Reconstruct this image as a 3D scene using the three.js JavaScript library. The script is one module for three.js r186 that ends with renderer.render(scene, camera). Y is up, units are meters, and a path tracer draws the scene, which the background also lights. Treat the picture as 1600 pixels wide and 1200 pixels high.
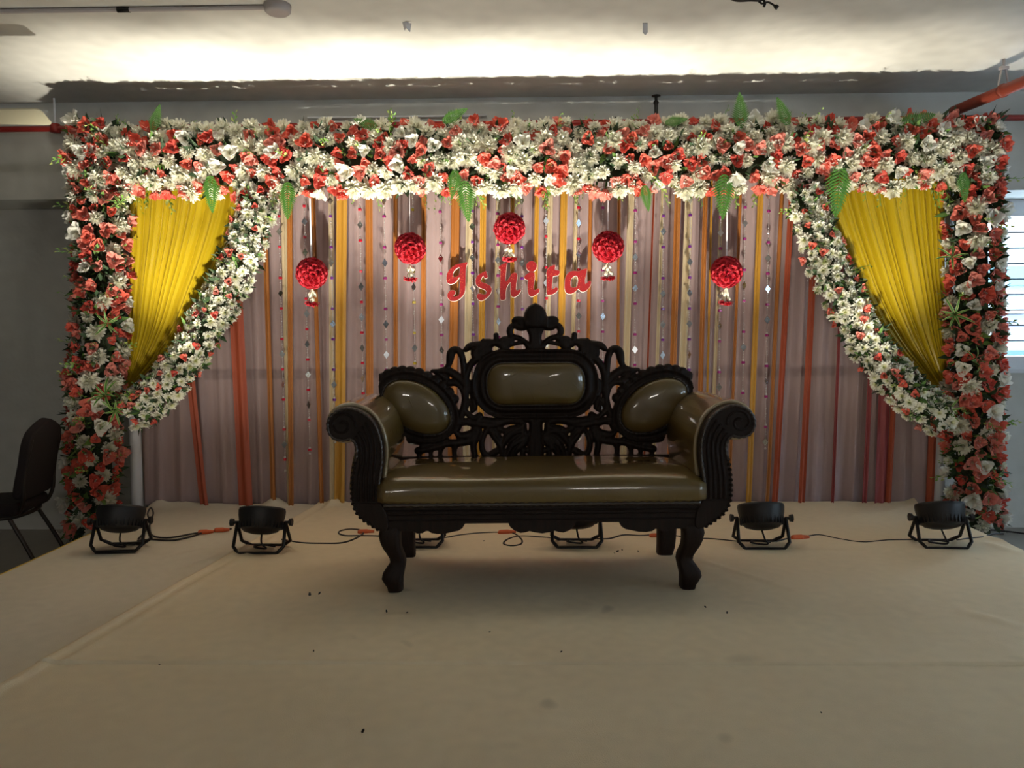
import * as THREE from 'three';
import { mergeGeometries, mergeVertices } from 'three/addons/utils/BufferGeometryUtils.js';
import { RoundedBoxGeometry } from 'three/addons/geometries/RoundedBoxGeometry.js';
import { RectAreaLightUniformsLib } from 'three/addons/lights/RectAreaLightUniformsLib.js';
import { ImprovedNoise } from 'three/addons/math/ImprovedNoise.js';

// ------------------------------------------------------------------ camera, sky, exposure
const scene = new THREE.Scene();
const STAGE = 0.3;                                  // stage top above the hall floor
const EYE = STAGE + 1.136;
const camera = new THREE.PerspectiveCamera(53.13, 4 / 3, 0.05, 80);
camera.rotation.order = 'YXZ';
camera.position.set(0, EYE, 0);
camera.rotation.set(THREE.MathUtils.degToRad(-3.53), THREE.MathUtils.degToRad(1.05), THREE.MathUtils.degToRad(-0.36));
camera.updateMatrixWorld(true);
scene.add(camera);
scene.background = new THREE.Color().setRGB(0.62, 0.82, 1.0);   // bright overcast day outside the windows
scene.backgroundIntensity = 9.5;

const renderer = new THREE.WebGLRenderer({ antialias: true });
renderer.toneMapping = THREE.LinearToneMapping;
renderer.toneMappingExposure = 1.5;
renderer.shadowMap.enabled = true;
RectAreaLightUniformsLib.init();

const SPOT_POWER = 18.5;          // candela of a floor par lamp
const TUBE_POWER = 6.5;         // hall tube lights (power)
const BEAM = THREE.MathUtils.degToRad(25);      // half angle of the beam
const SPILL = THREE.MathUtils.degToRad(64);     // half angle of the stray light round it
const SPILL_SHARE = 0.11;

// ------------------------------------------------------------------ helpers
function rng(seed) { let a = seed >>> 0; return () => { a |= 0; a = a + 0x6D2B79F5 | 0; let t = Math.imul(a ^ a >>> 15, 1 | a); t = t + Math.imul(t ^ t >>> 7, 61 | t) ^ t; return ((t ^ t >>> 14) >>> 0) / 4294967296; }; }
const V = (x, y, z = 0) => new THREE.Vector3(x, y, z);
const lerp = THREE.MathUtils.lerp, clamp = THREE.MathUtils.clamp, sstep = THREE.MathUtils.smoothstep;
const F = 1200;
function ray(px, py) { return V((px - 800) / F, -(py - 600) / F, -1).applyQuaternion(camera.quaternion); }
function atZ(px, py, z) { const d = ray(px, py); return d.multiplyScalar(z / d.z).add(camera.position); }     // point of the upright plane at z
function atY(px, py, y) { const d = ray(px, py); return d.multiplyScalar((y - EYE) / d.y).add(camera.position); } // point of the level plane at y
const noise = new ImprovedNoise();
const n3 = (x, y, z = 0) => noise.noise(x, y, z);

const taken = {};
function numbered(name) { const n = taken[name] = (taken[name] ?? -1) + 1; return n ? `${name}_${String(n).padStart(3, '0')}` : name; }
function shade(m) { m.castShadow = true; m.receiveShadow = true; return m; }
function thing(name, label, category, pos = V(0, 0, 0), group, turn = 0) {
  const g = new THREE.Group(); g.name = numbered(name); g.position.copy(pos); g.rotation.y = turn; g.userData = { label, category };
  if (group) g.userData.group = group;
  scene.add(g); return g;
}
function part(name, geo, mat, parent) { const m = shade(new THREE.Mesh(geo, mat)); m.name = name; parent.add(m); return m; }
function single(name, label, category, geo, mat, pos = V(0, 0, 0), group) {
  const m = shade(new THREE.Mesh(geo, mat)); m.name = numbered(name); m.position.copy(pos); m.userData = { label, category };
  if (group) m.userData.group = group;
  scene.add(m); return m;
}
function struct(name, geo, mat, parent = scene) { const m = shade(new THREE.Mesh(geo, mat)); m.name = parent === scene ? numbered(name) : name; if (parent === scene) m.userData = { kind: 'structure' }; parent.add(m); return m; }
function box(x0, x1, y0, y1, z0, z1) { const g = new THREE.BoxGeometry(x1 - x0, y1 - y0, z1 - z0); g.translate((x0 + x1) / 2, (y0 + y1) / 2, (z0 + z1) / 2); return metricUV(g); }
function rbox(w, h, d, r = 0.005, s = 2) { return new RoundedBoxGeometry(w, h, d, s, r); }
function metricUV(g) {                                // box-projected uv in metres
  const p = g.attributes.position, n = g.attributes.normal, uv = new Float32Array(p.count * 2);
  for (let i = 0; i < p.count; i++) {
    const ax = Math.abs(n.getX(i)), ay = Math.abs(n.getY(i)), az = Math.abs(n.getZ(i));
    if (ay >= ax && ay >= az) { uv[2 * i] = p.getX(i); uv[2 * i + 1] = p.getZ(i); }
    else if (ax >= az) { uv[2 * i] = p.getZ(i); uv[2 * i + 1] = p.getY(i); }
    else { uv[2 * i] = p.getX(i); uv[2 * i + 1] = p.getY(i); }
  }
  g.setAttribute('uv', new THREE.BufferAttribute(uv, 2)); return g;
}
function geom(pos, idx, col, uv) {
  const g = new THREE.BufferGeometry();
  g.setAttribute('position', new THREE.Float32BufferAttribute(pos, 3));
  if (col) g.setAttribute('color', new THREE.Float32BufferAttribute(col, 3));
  if (uv) g.setAttribute('uv', new THREE.Float32BufferAttribute(uv, 2));
  g.setIndex(idx); g.computeVertexNormals(); return g;
}
function gridGeo(nu, nv, f, uvf) {                    // f(u, v) -> Vector3
  const pos = [], idx = [], uv = [];
  for (let j = 0; j <= nv; j++) for (let i = 0; i <= nu; i++) {
    const p = f(i / nu, j / nv); pos.push(p.x, p.y, p.z);
    const t = uvf ? uvf(i / nu, j / nv) : [i / nu, j / nv]; uv.push(t[0], t[1]);
  }
  for (let j = 0; j < nv; j++) for (let i = 0; i < nu; i++) { const a = j * (nu + 1) + i, b = a + nu + 1; idx.push(a, a + 1, b, a + 1, b + 1, b); }
  return geom(pos, idx, null, uv);
}
function loft(rings, caps = true) {                   // rings of equally many points
  const n = rings[0].length, pos = [], idx = [], uv = [];
  rings.forEach((r, j) => r.forEach((p, i) => { pos.push(p.x, p.y, p.z); uv.push(i / n, j / rings.length); }));
  for (let j = 0; j + 1 < rings.length; j++) for (let i = 0; i < n; i++) { const a = j * n + i, b = j * n + (i + 1) % n, c = a + n, d = b + n; idx.push(a, b, c, b, d, c); }
  if (caps) for (const [j, flip] of [[0, true], [rings.length - 1, false]]) {
    const c = rings[j].reduce((s, p) => s.add(p), V(0, 0, 0)).divideScalar(n), k = pos.length / 3; pos.push(c.x, c.y, c.z); uv.push(0.5, 0.5);
    for (let i = 0; i < n; i++) { const a = j * n + i, b = j * n + (i + 1) % n; flip ? idx.push(k, b, a) : idx.push(k, a, b); }
  }
  return geom(pos, idx, null, uv);
}
function sweep(points, radius, { seg = 8, steps = 0, lobes = 0, twist = 0, depth = 0.3, flat = 1, closed = false, straight = false, up = V(0.05, 0.1, 1) } = {}) {
  let pts;
  if (straight) pts = points; else { const c = new THREE.CatmullRomCurve3(points, closed, 'centripetal'); pts = c.getSpacedPoints(steps || points.length * 5); if (closed) pts.pop(); }
  const rings = []; let len = 0;
  pts.forEach((p, i) => {
    const a = pts[closed ? (i + pts.length - 1) % pts.length : Math.max(i - 1, 0)], b = pts[closed ? (i + 1) % pts.length : Math.min(i + 1, pts.length - 1)];
    const t = b.clone().sub(a).normalize(); let s = up.clone().cross(t); if (s.lengthSq() < 1e-6) s = V(1, 0, 0).cross(t); s.normalize(); const w = t.clone().cross(s).normalize();
    if (i) len += p.distanceTo(pts[i - 1]);
    const R = typeof radius === 'function' ? radius(i / (pts.length - 1)) : radius, ring = [];
    for (let k = 0; k < seg; k++) { const th = k / seg * Math.PI * 2, r = R * (lobes ? 1 + depth * Math.cos(lobes * th - twist * len) : 1); ring.push(p.clone().addScaledVector(s, Math.cos(th) * r).addScaledVector(w, Math.sin(th) * r * flat)); }
    rings.push(ring);
  });
  if (closed) { rings.push(rings[0].map(p => p.clone())); return mergeNormals(loft(rings, false)); }
  return loft(rings, true);
}
function mergeNormals(g) { const h = g.clone(); h.deleteAttribute('normal'); h.deleteAttribute('uv'); const m = mergeVertices(h, 1e-5); m.computeVertexNormals(); return m; }
function lathe(pts, seg = 24) { return new THREE.LatheGeometry(pts.map(([r, y]) => new THREE.Vector2(r, y)), seg); }
function place(g, pos, rot = [0, 0, 0], s = 1) { const h = g.clone(); h.applyMatrix4(new THREE.Matrix4().compose(pos, new THREE.Quaternion().setFromEuler(new THREE.Euler(...rot)), typeof s === 'number' ? V(s, s, s) : s)); return h; }
const merge = list => mergeGeometries(list.map(g => { const h = g.index ? g.toNonIndexed() : g.clone(); for (const k of Object.keys(h.attributes)) if (!['position', 'normal', 'uv', 'color'].includes(k)) h.deleteAttribute(k); if (!h.attributes.uv) h.setAttribute('uv', new THREE.Float32BufferAttribute(new Float32Array(h.attributes.position.count * 2), 2)); return h; }));
function outline(pts, n = 0, tension) { const c = new THREE.CatmullRomCurve3(pts.map(p => V(p[0], p[1])), true, 'centripetal'); return c.getSpacedPoints(n || pts.length * 4).slice(0, -1).map(p => new THREE.Vector2(p.x, p.y)); }

// surface nets: one smooth skin around the region where f(x, y, z) < 0
function surfaceNets(f, lo, hi, cell) {
  const nx = Math.ceil((hi.x - lo.x) / cell) + 1, ny = Math.ceil((hi.y - lo.y) / cell) + 1, nz = Math.ceil((hi.z - lo.z) / cell) + 1;
  const val = new Float32Array(nx * ny * nz), at = (i, j, k) => (k * ny + j) * nx + i;
  for (let k = 0; k < nz; k++) for (let j = 0; j < ny; j++) for (let i = 0; i < nx; i++) val[at(i, j, k)] = f(lo.x + i * cell, lo.y + j * cell, lo.z + k * cell);
  const id = new Int32Array(nx * ny * nz).fill(-1), pos = [], idx = [];
  for (let k = 0; k < nz - 1; k++) for (let j = 0; j < ny - 1; j++) for (let i = 0; i < nx - 1; i++) {
    let n = 0, x = 0, y = 0, z = 0, neg = 0;
    const c = []; for (let q = 0; q < 8; q++) { c[q] = val[at(i + (q & 1), j + (q >> 1 & 1), k + (q >> 2))]; if (c[q] < 0) neg++; }
    if (neg === 0 || neg === 8) continue;
    for (let a = 0; a < 8; a++) for (const bit of [1, 2, 4]) if (!(a & bit)) { const b = a | bit; if ((c[a] < 0) !== (c[b] < 0)) { const t = c[a] / (c[a] - c[b]); x += (a & 1) + (bit === 1 ? t : 0); y += (a >> 1 & 1) + (bit === 2 ? t : 0); z += (a >> 2) + (bit === 4 ? t : 0); n++; } }
    id[at(i, j, k)] = pos.length / 3; pos.push(lo.x + (i + x / n) * cell, lo.y + (j + y / n) * cell, lo.z + (k + z / n) * cell);
  }
  const quad = (a, b, c, d, flip) => { if (a < 0 || b < 0 || c < 0 || d < 0) return; flip ? idx.push(a, c, b, a, d, c) : idx.push(a, b, c, a, c, d); };
  for (let k = 1; k < nz - 1; k++) for (let j = 1; j < ny - 1; j++) for (let i = 1; i < nx - 1; i++) {
    const v = val[at(i, j, k)] < 0;
    if (v !== (val[at(i + 1, j, k)] < 0)) quad(id[at(i, j - 1, k - 1)], id[at(i, j, k - 1)], id[at(i, j, k)], id[at(i, j - 1, k)], !v);
    if (v !== (val[at(i, j + 1, k)] < 0)) quad(id[at(i - 1, j, k - 1)], id[at(i - 1, j, k)], id[at(i, j, k)], id[at(i, j, k - 1)], !v);
    if (v !== (val[at(i, j, k + 1)] < 0)) quad(id[at(i - 1, j - 1, k)], id[at(i, j - 1, k)], id[at(i, j, k)], id[at(i - 1, j, k)], !v);
  }
  return metricUV(geom(pos, idx));
}

// ------------------------------------------------------------------ textures and materials
function tex(size, f, srgb = false, repeat = 1) {
  const d = new Uint8Array(size * size * 4);
  for (let y = 0; y < size; y++) for (let x = 0; x < size; x++) { const c = f(x / size, y / size), o = (y * size + x) * 4; for (let k = 0; k < 3; k++) d[o + k] = clamp((typeof c === 'number' ? c : c[k]) * 255, 0, 255); d[o + 3] = 255; }
  const t = new THREE.DataTexture(d, size, size); t.wrapS = t.wrapT = THREE.RepeatWrapping; t.magFilter = THREE.LinearFilter; t.minFilter = THREE.LinearFilter; t.repeat.set(repeat, repeat); if (srgb) t.colorSpace = THREE.SRGBColorSpace; t.needsUpdate = true; return t;
}
// noise that wraps on the unit square
function wrapNoise(u, v, fu, fv, seed) { const a = n3(u * fu, v * fv, seed), b = n3((u - 1) * fu, v * fv, seed), c = n3(u * fu, (v - 1) * fv, seed), d = n3((u - 1) * fu, (v - 1) * fv, seed); return lerp(lerp(a, b, u), lerp(c, d, u), v); }
const lin = (r, g, b) => new THREE.Color().setRGB(r, g, b);
function std(color, roughness = 0.7, extra = {}) { return new THREE.MeshStandardMaterial({ color, roughness, metalness: 0, side: THREE.DoubleSide, ...extra }); }
function phys(color, roughness, extra = {}) { return new THREE.MeshPhysicalMaterial({ color, roughness, metalness: 0, side: THREE.DoubleSide, ...extra }); }
const R0 = rng(5);
const plasterBump = tex(256, (u, v) => 0.5 + 0.35 * wrapNoise(u, v, 9, 9, 1) + 0.3 * wrapNoise(u, v, 40, 40, 2), false, 0.8);
const plasterTint = tex(256, (u, v) => { const s = 0.93 + 0.07 * wrapNoise(u, v, 4, 4, 7) + 0.05 * wrapNoise(u, v, 23, 23, 9); return [s, s, s]; }, true, 0.45);
const weaveBump = tex(256, (u, v) => 0.5 + 0.2 * Math.sin(u * 128 * Math.PI) * Math.cos(v * 128 * Math.PI) + 0.3 * wrapNoise(u, v, 60, 60, 3), false, 5);
const clothTint = tex(512, (u, v) => { const blot = Math.max(0, wrapNoise(u, v, 7, 11, 21) - 0.42) * 0.9 + Math.max(0, wrapNoise(u, v, 25, 18, 5) - 0.5) * 0.8, s = 0.95 + 0.05 * wrapNoise(u, v, 5, 5, 12) + 0.03 * wrapNoise(u, v, 60, 60, 3) - blot; return [s, s * 0.995, s * 0.98]; }, true, 0.33);
const woodGrain = tex(256, (u, v) => { const s = 0.75 + 0.35 * wrapNoise(u, v, 40, 4, 5) + 0.2 * wrapNoise(u, v, 90, 6, 8); return [s, s * 0.95, s * 0.9]; }, true, 2);
const woodBump = tex(256, (u, v) => 0.5 + 0.4 * wrapNoise(u, v, 60, 5, 5), false, 2);
const sheerBump = tex(256, (u, v) => 0.5 + 0.3 * wrapNoise(u, v, 50, 3, 5) + 0.25 * Math.sin(u * 200 * Math.PI), false, 3);
const satinBump = tex(256, (u, v) => 0.5 + 0.3 * wrapNoise(u, v, 30, 3, 15), false, 1);
const creaseBump = tex(512, (() => { // creases of a clear plastic cover
  const r = rng(77), L = []; for (let i = 0; i < 46; i++) { const a = r() * 6.28, l = 0.03 + r() * 0.12; L.push([r(), r(), Math.cos(a) * l, Math.sin(a) * l, 0.35 + r() * 0.65]); }
  return (u, v) => { let h = 0.35 + 0.12 * wrapNoise(u, v, 5, 5, 31); for (const [x, y, dx, dy, s] of L) { let px = u - x, py = v - y; px -= Math.round(px); py -= Math.round(py); const t = clamp((px * dx + py * dy) / (dx * dx + dy * dy), -1, 1), d = Math.hypot(px - t * dx, py - t * dy); h += s * 0.4 * Math.exp(-d * d / 0.00001) * (1 - t * t); } return h; };
})(), false, 1.6);
const glitter = tex(256, (() => { const r = rng(3); const m = new Float32Array(256 * 256); for (let i = 0; i < m.length; i++) m[i] = 0.6 + 0.4 * r(); const spots = []; for (let i = 0; i < 110; i++) spots.push([r() * 256 | 0, r() * 256 | 0, r()]); for (const [x, y, s] of spots) for (let a = 0; a < 3; a++) for (let b = 0; b < 2; b++) m[((y + b) & 255) * 256 + ((x + a) & 255)] = 2 + s; return (u, v) => { const k = m[(v * 256 | 0) * 256 + (u * 256 | 0)]; return k >= 2 ? [0.95, 0.5 + 0.3 * (k - 2), 0.35] : [0.66 * k, 0.03 * k, 0.07 * k]; }; })(), true, 4);

const M = {
  ceiling: std(lin(0.78, 0.765, 0.72), 0.9, { bumpMap: plasterBump, bumpScale: 0.002, map: plasterTint }),
  wall: std(lin(0.66, 0.66, 0.62), 0.85, { bumpMap: plasterBump, bumpScale: 0.003, map: plasterTint }),
  floor: std(lin(0.32, 0.29, 0.25), 0.4, { map: plasterTint }),
  stage: std(lin(0.45, 0.36, 0.2), 0.8),
  clothMain: std(lin(0.82, 0.695, 0.50), 0.92, { map: clothTint, bumpMap: weaveBump, bumpScale: 0.0015 }),
  clothSide: std(lin(0.72, 0.65, 0.54), 0.92, { map: clothTint, bumpMap: weaveBump, bumpScale: 0.0015 }),
  yellowTrim: std(lin(0.55, 0.40, 0.06), 0.5),
  red: std(lin(0.30, 0.02, 0.015), 0.4),
  redRust: std(lin(0.25, 0.045, 0.025), 0.5),
  conduit: std(lin(0.42, 0.38, 0.38), 0.6),
  whitePaint: std(lin(0.72, 0.74, 0.78), 0.5),
  fanBlade: std(lin(0.62, 0.58, 0.42), 0.5),
  blackPlastic: std(lin(0.005, 0.005, 0.007), 0.5),
  blackMetal: std(lin(0.01, 0.009, 0.009), 0.38, { metalness: 0.3 }),
  cable: std(lin(0.012, 0.011, 0.012), 0.5),
  orange: std(lin(0.62, 0.11, 0.025), 0.5),
  wood: phys(lin(0.024, 0.0125, 0.008), 0.55, { map: woodGrain, bumpMap: woodBump, bumpScale: 0.002, specularIntensity: 0.5 }),
  leather: phys(lin(0.13, 0.083, 0.020), 0.38, { clearcoat: 1, clearcoatRoughness: 0.06, bumpMap: creaseBump, bumpScale: 0.0025 }),
  rope: phys(lin(0.022, 0.013, 0.01), 0.4, { clearcoat: 0.6, clearcoatRoughness: 0.2 }),
  gimp: phys(lin(0.34, 0.27, 0.16), 0.4, { clearcoat: 0.8, clearcoatRoughness: 0.1 }),
  frameWhite: std(lin(0.66, 0.66, 0.70), 0.7),
  frameBar: std(lin(0.10, 0.055, 0.035), 0.7),
  sheerBack: std(lin(0.52, 0.37, 0.34), 0.85, { bumpMap: sheerBump, bumpScale: 0.002 }),
  sheer: std(lin(0.51, 0.38, 0.39), 0.75, { transparent: true, opacity: 0.5, bumpMap: sheerBump, bumpScale: 0.002 }),
  satin: phys(lin(0.43, 0.30, 0.010), 0.29, { sheen: 0.5, sheenColor: lin(0.9, 0.75, 0.2), sheenRoughness: 0.4, bumpMap: satinBump, bumpScale: 0.001 }),
  gold: std(lin(0.46, 0.235, 0.03), 0.45, { bumpMap: sheerBump, bumpScale: 0.002 }),
  amber: std(lin(0.36, 0.13, 0.026), 0.5, { bumpMap: sheerBump, bumpScale: 0.002 }),
  rust: std(lin(0.36, 0.07, 0.03), 0.55, { bumpMap: sheerBump, bumpScale: 0.002 }),
  plum: std(lin(0.27, 0.05, 0.055), 0.6, { bumpMap: sheerBump, bumpScale: 0.002 }),
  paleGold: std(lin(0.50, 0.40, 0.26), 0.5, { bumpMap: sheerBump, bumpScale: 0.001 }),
  petal: phys(0xffffff, 0.95, { vertexColors: true, transmission: 0.42, thickness: 0 }),
  leaf: std(0xffffff, 0.55, { vertexColors: true }),
  foam: std(lin(0.035, 0.05, 0.025), 0.9),
  filler: std(0xffffff, 0.7, { vertexColors: true }),
  rose: [std(lin(0.52, 0.02, 0.035), 0.6), std(lin(0.60, 0.03, 0.05), 0.6), std(lin(0.46, 0.012, 0.03), 0.6)],
  roseCore: std(lin(0.22, 0.008, 0.015), 0.8),
  jasmine: std(lin(0.8, 0.78, 0.62), 0.6),
  ribbon: std(lin(0.75, 0.72, 0.78), 0.5),
  letterFace: phys(0xffffff, 0.45, { map: glitter, clearcoat: 0.15, clearcoatRoughness: 0.3 }),
  letterFoam: std(lin(0.82, 0.74, 0.66), 0.8),
  mirror: std(lin(0.7, 0.73, 0.78), 0.22, { metalness: 1 }),
  bead: std(lin(0.45, 0.42, 0.42), 0.15),
  thread: std(lin(0.35, 0.3, 0.3), 0.6),
  beadRed: std(lin(0.42, 0.01, 0.03), 0.2), beadPurple: std(lin(0.13, 0.02, 0.20), 0.2), beadMagenta: std(lin(0.26, 0.025, 0.15), 0.2), beadYellow: std(lin(0.34, 0.25, 0.03), 0.2),
  chairFabric: std(lin(0.009, 0.004, 0.005), 0.9), chairFrame: std(lin(0.02, 0.015, 0.013), 0.35, { metalness: 0.4 }),
  glass: phys(0xffffff, 0.02, { transmission: 1, thickness: 0, ior: 1.5 }),
  grill: std(lin(0.05, 0.07, 0.1), 0.5),
  facade: std(lin(0.26, 0.28, 0.29), 0.8), facadeBand: std(lin(0.06, 0.13, 0.15), 0.4), facadeGrey: std(lin(0.13, 0.14, 0.18), 0.7), hedge: std(lin(0.035, 0.07, 0.07), 0.9),
  lampGlow: new THREE.MeshStandardMaterial({ color: 0x222222, emissive: lin(1, 0.9, 0.6), emissiveIntensity: 2.5, roughness: 0.4 }),
  tubeGlow: new THREE.MeshStandardMaterial({ color: 0xffffff, emissive: lin(1, 0.96, 0.9), emissiveIntensity: 3, roughness: 0.4 }),
};
const LAMP_COLOR = lin(1.0, 0.935, 0.77);

// ------------------------------------------------------------------ the room
const CEIL = 3.05, BEAM_Z = -5.30, WALL_Z = -5.68, LEFT = -8, RIGHT = 7.5, REAR = 6;
struct('floor', box(LEFT - 0.2, RIGHT + 0.2, -0.15, 0, WALL_Z - 0.2, REAR + 0.2), M.floor);
struct('ceiling', box(LEFT - 0.2, RIGHT + 0.2, CEIL, CEIL + 0.2, WALL_Z - 0.2, REAR + 0.2), M.ceiling);
struct('beam', box(LEFT, RIGHT, 2.40, CEIL, WALL_Z, BEAM_Z), M.wall);
// back wall with a window opening on the right
const W0 = 3.28, W1 = 4.75, WY0 = 1.18, WY1 = 2.40;
struct('wall_back', merge([box(LEFT - 0.2, W0, 0, CEIL, WALL_Z - 0.2, WALL_Z), box(W1, RIGHT + 0.2, 0, CEIL, WALL_Z - 0.2, WALL_Z), box(W0, W1, 0, WY0, WALL_Z - 0.2, WALL_Z), box(W0, W1, WY1, CEIL, WALL_Z - 0.2, WALL_Z)]), M.wall);
struct('wall_left', box(LEFT - 0.2, LEFT, 0, CEIL, WALL_Z, REAR), M.wall);
const SW = [[-2.6, -0.9], [0.6, 2.3]];                // openings of the side wall
struct('wall_right', merge([
  box(RIGHT, RIGHT + 0.2, 0, 1.1, WALL_Z, REAR), box(RIGHT, RIGHT + 0.2, 2.4, CEIL, WALL_Z, REAR),
  box(RIGHT, RIGHT + 0.2, 1.1, 2.4, WALL_Z, SW[0][0]), box(RIGHT, RIGHT + 0.2, 1.1, 2.4, SW[0][1], SW[1][0]), box(RIGHT, RIGHT + 0.2, 1.1, 2.4, SW[1][1], REAR)]), M.wall);
struct('wall_rear', box(LEFT, RIGHT, 0, CEIL, REAR, REAR + 0.2), M.wall);

function windowUnit(x0, x1, y0, y1, z, grillN) {      // faces +z
  const g = new THREE.Group(); g.name = `window_${++windowUnit.n}`; g.userData = { kind: 'structure' }; scene.add(g);
  const fr = 0.09;
  part('window_frame', merge([box(x0, x1, y1 - fr * 1.3, y1, z - 0.05, z + 0.06), box(x0, x1, y0, y0 + fr, z - 0.05, z + 0.06), box(x0, x0 + 0.05, y0, y1, z - 0.05, z + 0.05), box(x1 - 0.05, x1, y0, y1, z - 0.05, z + 0.05), box((x0 + x1) / 2 - 0.03, (x0 + x1) / 2 + 0.03, y0, y1, z - 0.04, z + 0.04)]), M.whitePaint, g);
  part('window_sill', box(x0 - 0.03, x1 + 0.03, y0 - 0.03, y0, z - 0.1, z + 0.1), M.whitePaint, g);
  part('pane', box(x0 + 0.05, (x0 + x1) / 2 - 0.03, y0 + fr, y1 - fr, z - 0.032, z - 0.028), M.glass, g);
  part('pane', box((x0 + x1) / 2 + 0.03, x1 - 0.05, y0 + fr, y1 - fr, z - 0.032, z - 0.028), M.glass, g);
  for (let i = 1; i < grillN; i++) { const y = lerp(y0 + fr, y1 - fr * 1.3, i / grillN); part('grill_bar', sweep([V(x0 + 0.03, y, z + 0.02), V(x1 - 0.03, y, z + 0.02)], 0.006, { straight: true, seg: 6, up: V(0, 1, 0) }), M.grill, g); }
  return g;
}
windowUnit.n = 0;
windowUnit(W0, W1, WY0, WY1, WALL_Z - 0.06, 9);
for (const [a, b] of SW) { const g = windowUnit(-(b - a) / 2, (b - a) / 2, 1.1, 2.4, 0, 9); g.position.set(RIGHT + 0.08, 0, (a + b) / 2); g.rotation.y = -Math.PI / 2; }

// stage platform with its yellow edge
const SX0 = -2.54, SX1 = 2.57, SZ0 = -5.10, SZ1 = -1.2;
{
  const g = new THREE.Group(); g.name = 'stage_platform'; g.userData = { kind: 'structure' }; scene.add(g);
  part('deck', box(SX0, SX1, 0, STAGE, SZ0, SZ1), M.stage, g);
  part('edge_trim', sweep([V(SX0 - 0.006, STAGE - 0.006, SZ0), V(SX0 - 0.006, STAGE - 0.006, SZ1)], 0.012, { straight: true, seg: 6, up: V(0, 1, 0) }), M.yellowTrim, g);
}
// ------------------------------------------------------------------ stage cloths with folds
const fold = (a, b, h, w) => { const p = atY(...a, STAGE), q = atY(...b, STAGE); return { x0: p.x, z0: p.z, x1: q.x, z1: q.z, h, w }; };
const FOLDS = [
  fold([1095, 880], [1150, 897], 0.006, 0.020), fold([1150, 897], [1262, 934], 0.008, 0.018), fold([1130, 905], [1180, 930], 0.003, 0.03), fold([1342, 938], [1410, 955], 0.004, 0.03),
  fold([1500, 960], [1600, 988], 0.010, 0.035), fold([1530, 850], [1600, 872], 0.012, 0.03), fold([1520, 838], [1600, 858], 0.010, 0.025), fold([1410, 868], [1180, 862], 0.004, 0.03),
  fold([790, 965], [815, 990], 0.004, 0.03), fold([740, 1020], [930, 950], 0.004, 0.05), fold([560, 855], [575, 905], 0.003, 0.02), fold([600, 862], [612, 892], 0.003, 0.02), fold([1090, 925], [1070, 905], 0.006, 0.03), fold([620, 928], [650, 935], 0.004, 0.02),
  fold([225, 855], [345, 835], 0.004, 0.03), fold([215, 885], [360, 850], 0.004, 0.03), fold([270, 895], [350, 868], 0.004, 0.02),
];
const crest = [[430, 792, 0.06, 0.05], [525, 790, 0.05, 0.035], [290, 790, 0.12, 0.02], [1430, 790, 0.05, 0.02], [250, 796, 0.05, 0.03]].map(([x, y, w, h]) => ({ x: atZ(x, y, SZ0).x, w, h }));
function clothHeight(x, z) {
  let h = 0.006 + 0.0025 * (n3(x * 1.3, z * 1.7, 4) + 0.5 * n3(x * 4, z * 3, 9)) + 0.0015 * n3(x * 9, z * 5, 2);
  for (const f of FOLDS) {
    const dx = f.x1 - f.x0, dz = f.z1 - f.z0, t = clamp(((x - f.x0) * dx + (z - f.z0) * dz) / (dx * dx + dz * dz), 0, 1), d = Math.hypot(x - f.x0 - t * dx, z - f.z0 - t * dz);
    if (d < f.w * 3) h += f.h * Math.exp(-d * d / (f.w * f.w)) * Math.sin(Math.PI * clamp(t * 0.9 + 0.05, 0, 1));
  }
  const back = Math.exp(-Math.pow((z - SZ0) / 0.06, 2));
  h += back * (0.012 + 0.01 * n3(x * 6, 3, 1)); for (const c of crest) h += back * c.h * Math.exp(-Math.pow((x - c.x) / c.w, 2));
  return Math.max(h, 0.002);
}
const sa = atY(0, 1072, STAGE), sb = atY(370, 862, STAGE);
const seamX = z => lerp(sa.x, sb.x, (z - sa.z) / (sb.z - sa.z)) + 0.01 * n3(z * 2, 1, 5);
const seamZ = atY(800, 1044, STAGE).z;
function clothMesh(label, x0, x1, z0, z1, lift, mat, nu, nv, edge) {
  const g = gridGeo(nu, nv, (u, v) => { const z = lerp(z0, z1, v), a = typeof x0 === 'function' ? x0(z) : x0, b = typeof x1 === 'function' ? x1(z) : x1, x = lerp(a, b, u); return V(x, STAGE + clothHeight(x, z) + lift + edge(x - a, b - x, z - z0, z1 - z, x), z); }, () => [0, 0]);
  const p = g.attributes.position, uv = g.attributes.uv; for (let i = 0; i < p.count; i++) uv.setXY(i, p.getX(i), p.getZ(i));
  return single('stage_cloth', label, 'cloth', g, mat, V(0, 0, 0), 'cloths laid over the stage');
}
clothMesh('greyer strip of cloth along the stage edge by the dark chair', SX0 + 0.005, z => seamX(z) + 0.05, SZ0, SZ1, 0, M.clothSide, 90, 200, () => 0);
clothMesh('wide cream cloth under the carved sofa, folded at its long seam', z => seamX(z), SX1 + 0.004, SZ0, seamZ, 0.009, M.clothMain, 240, 230, (a, b, c, d, x) => 0.013 * Math.exp(-Math.pow((a - 0.03) / 0.024, 2)) + 0.007 * Math.exp(-Math.pow((a - 0.105) / 0.02, 2)) - 0.006 * Math.exp(-a / 0.01) + (0.006 + 0.006 * n3(x * 1.5, 4, 2)) * Math.exp(-d / 0.025) - 0.016 * Math.exp(-d / 0.003));
clothMesh('cream cloth strip in front, tucked under the cloth below the sofa', z => seamX(z) + 0.01, SX1 + 0.004, seamZ - 0.06, SZ1, 0.003, M.clothMain, 260, 50, a => 0.013 * Math.exp(-Math.pow((a - 0.02) / 0.024, 2)));

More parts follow.
